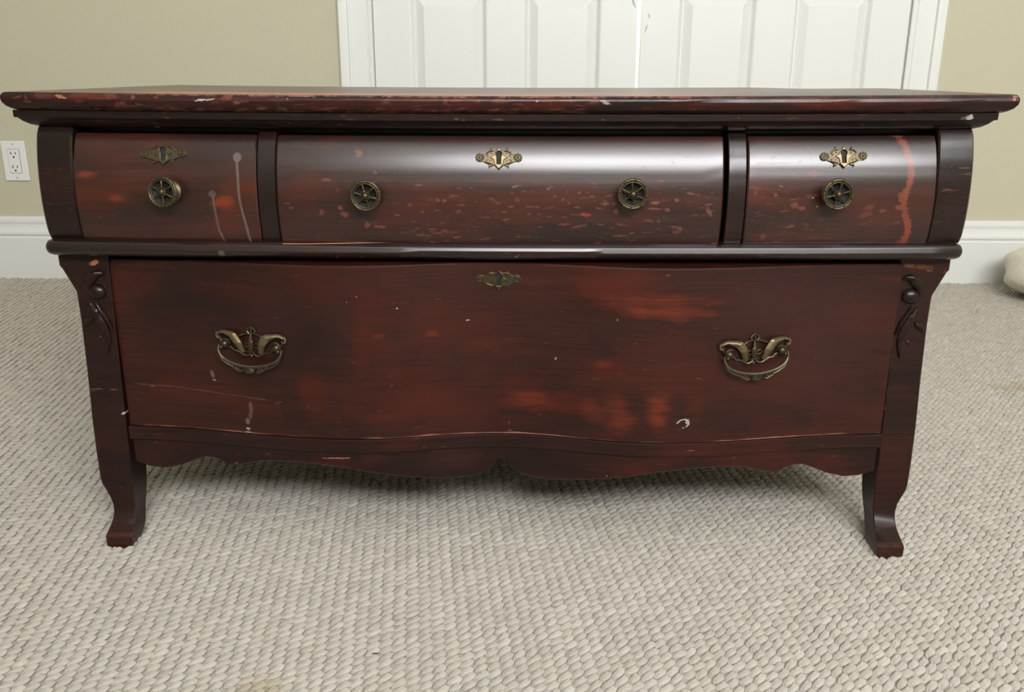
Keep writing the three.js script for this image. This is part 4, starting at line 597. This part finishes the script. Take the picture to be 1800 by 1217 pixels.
for (const s of [-1, 1]) mesh('leg', loft([[0.38, 0.035], [0.12, 0.035], [0.0012, 0.026]].map(([y, w]) => [[s * 0.51, y, -0.5], [s * 0.51, y, -0.5 + w], [s * (0.51 - w), y, -0.5 + w], [s * (0.51 - w), y, -0.5]])), sideWood, dresser);
// ---- the case behind the fronts
for (const s of [-1, 1]) mesh('side_panel', box(0.018, 0.405, 0.425, s * 0.503, 0.3275, -0.288, 0.002), sideWood, dresser);
mesh('back_panel', box(0.99, 0.41, 0.012, 0, 0.325, -0.497), sideWood, dresser);
mesh('bottom_board', box(0.985, 0.012, 0.42, 0, 0.148, -0.285), sideWood, dresser);
mesh('inner_frame', [box(0.985, 0.145, 0.01, 0, 0.455, -0.076), box(0.945, 0.235, 0.01, 0, 0.262, -0.078)], sideWood, dresser);

// ---------------------------------------------------------------- things round the dresser
{
  const o = group('wall_outlet', [-1.4275, 0.343, BACK]), ivory = new THREE.MeshStandardMaterial({ color: new THREE.Color().setRGB(0.82, 0.82, 0.80), roughness: 0.35 }), slotDark = new THREE.MeshStandardMaterial({ color: 0x171412, roughness: 0.8 }), steel = new THREE.MeshStandardMaterial({ color: 0xb9b6b0, metalness: 0.6, roughness: 0.4 });
  mesh('cover_plate', new RoundedBoxGeometry(0.0685, 0.112, 0.006, 3, 0.0025).translate(0, 0, 0.003), ivory, o);
  const r = mesh('receptacle', new RoundedBoxGeometry(0.0325, 0.066, 0.004, 2, 0.0012).translate(0, 0, 0.0062), ivory, o);
  mesh('receptacle_gap', [box(0.034, 0.0006, 0.0006, 0, 0.0336, 0.0062), box(0.034, 0.0006, 0.0006, 0, -0.0336, 0.0062), box(0.0006, 0.067, 0.0006, 0.0168, 0, 0.0062), box(0.0006, 0.067, 0.0006, -0.0168, 0, 0.0062)], slotDark, o);
  for (const y of [0.019, -0.019]) { for (const x of [-0.0064, 0.0064]) mesh('slot', box(0.0022, x < 0 ? 0.0086 : 0.007, 0.001, x, y + 0.003, 0.0082), slotDark, r); mesh('ground_hole', new THREE.CylinderGeometry(0.0026, 0.0026, 0.001, 14).rotateX(Math.PI / 2).translate(0, y - 0.0075, 0.0082), slotDark, r); }
  for (const y of [0.0475, -0.0475]) mesh('screw', new THREE.SphereGeometry(0.0026, 12, 8).scale(1, 1, 0.4).translate(0, y, 0.006), steel, o);
  tag(o, 'white electrical outlet with two sockets on the tan wall left of the dresser', 'outlet');
}
{
  const g = new THREE.SphereGeometry(1, 48, 32), p = g.attributes.position, v = new THREE.Vector3();
  for (let i = 0; i < p.count; i++) {
    v.fromBufferAttribute(p, i); const q = (c, e) => Math.sign(c) * Math.abs(c) ** e, fold = 1 + 0.035 * Math.sin(v.y * 7 + Math.atan2(v.z, v.x) * 5) * (1 - v.y * v.y) + 0.03 * (fbm(v.x * 3 + 9, v.y * 3 + v.z * 2 + 4, 2) - 0.5);
    p.setXYZ(i, q(v.x, 0.75) * 0.23 * fold, q(v.y, 0.8) * 0.075 * (1 + 0.1 * fold), q(v.z, 0.75) * 0.16 * fold);
  }
  g.computeVertexNormals();
  const c = mesh('cushion', g.translate(0, 0.078, 0), new THREE.MeshPhysicalMaterial({ color: new THREE.Color().setRGB(0.74, 0.70, 0.58), roughness: 0.95, sheen: 0.3, sheenColor: new THREE.Color(0.5, 0.5, 0.45) }), scene);
  c.position.set(1.565, 0.0, -1.315); tag(c, 'pale cream cloth cushion on the carpet at the right edge, by the baseboard', 'cushion');
}
{
  const c = mesh('wood_splinter', loft([[-0.0038, 0.0002], [-0.002, 0.0006], [0.0015, 0.0007], [0.0038, 0.0002]].map(([x, r]) => Array.from({ length: 5 }, (_, k) => [x, Math.sin(k * 1.257) * r, Math.cos(k * 1.257) * r]))), new THREE.MeshStandardMaterial({ color: new THREE.Color().setRGB(0.03, 0.012, 0.012), roughness: 0.8 }), scene);
  c.position.set(-0.1269, 0.0078, 0.2145); c.rotation.y = 0.05; tag(c, 'tiny dark splinter of wood lying on the carpet in front of the dresser', 'splinter');
}
scene.traverse((o) => { if (o.isMesh) o.castShadow = o.receiveShadow = true; });
renderer.render(scene, camera);
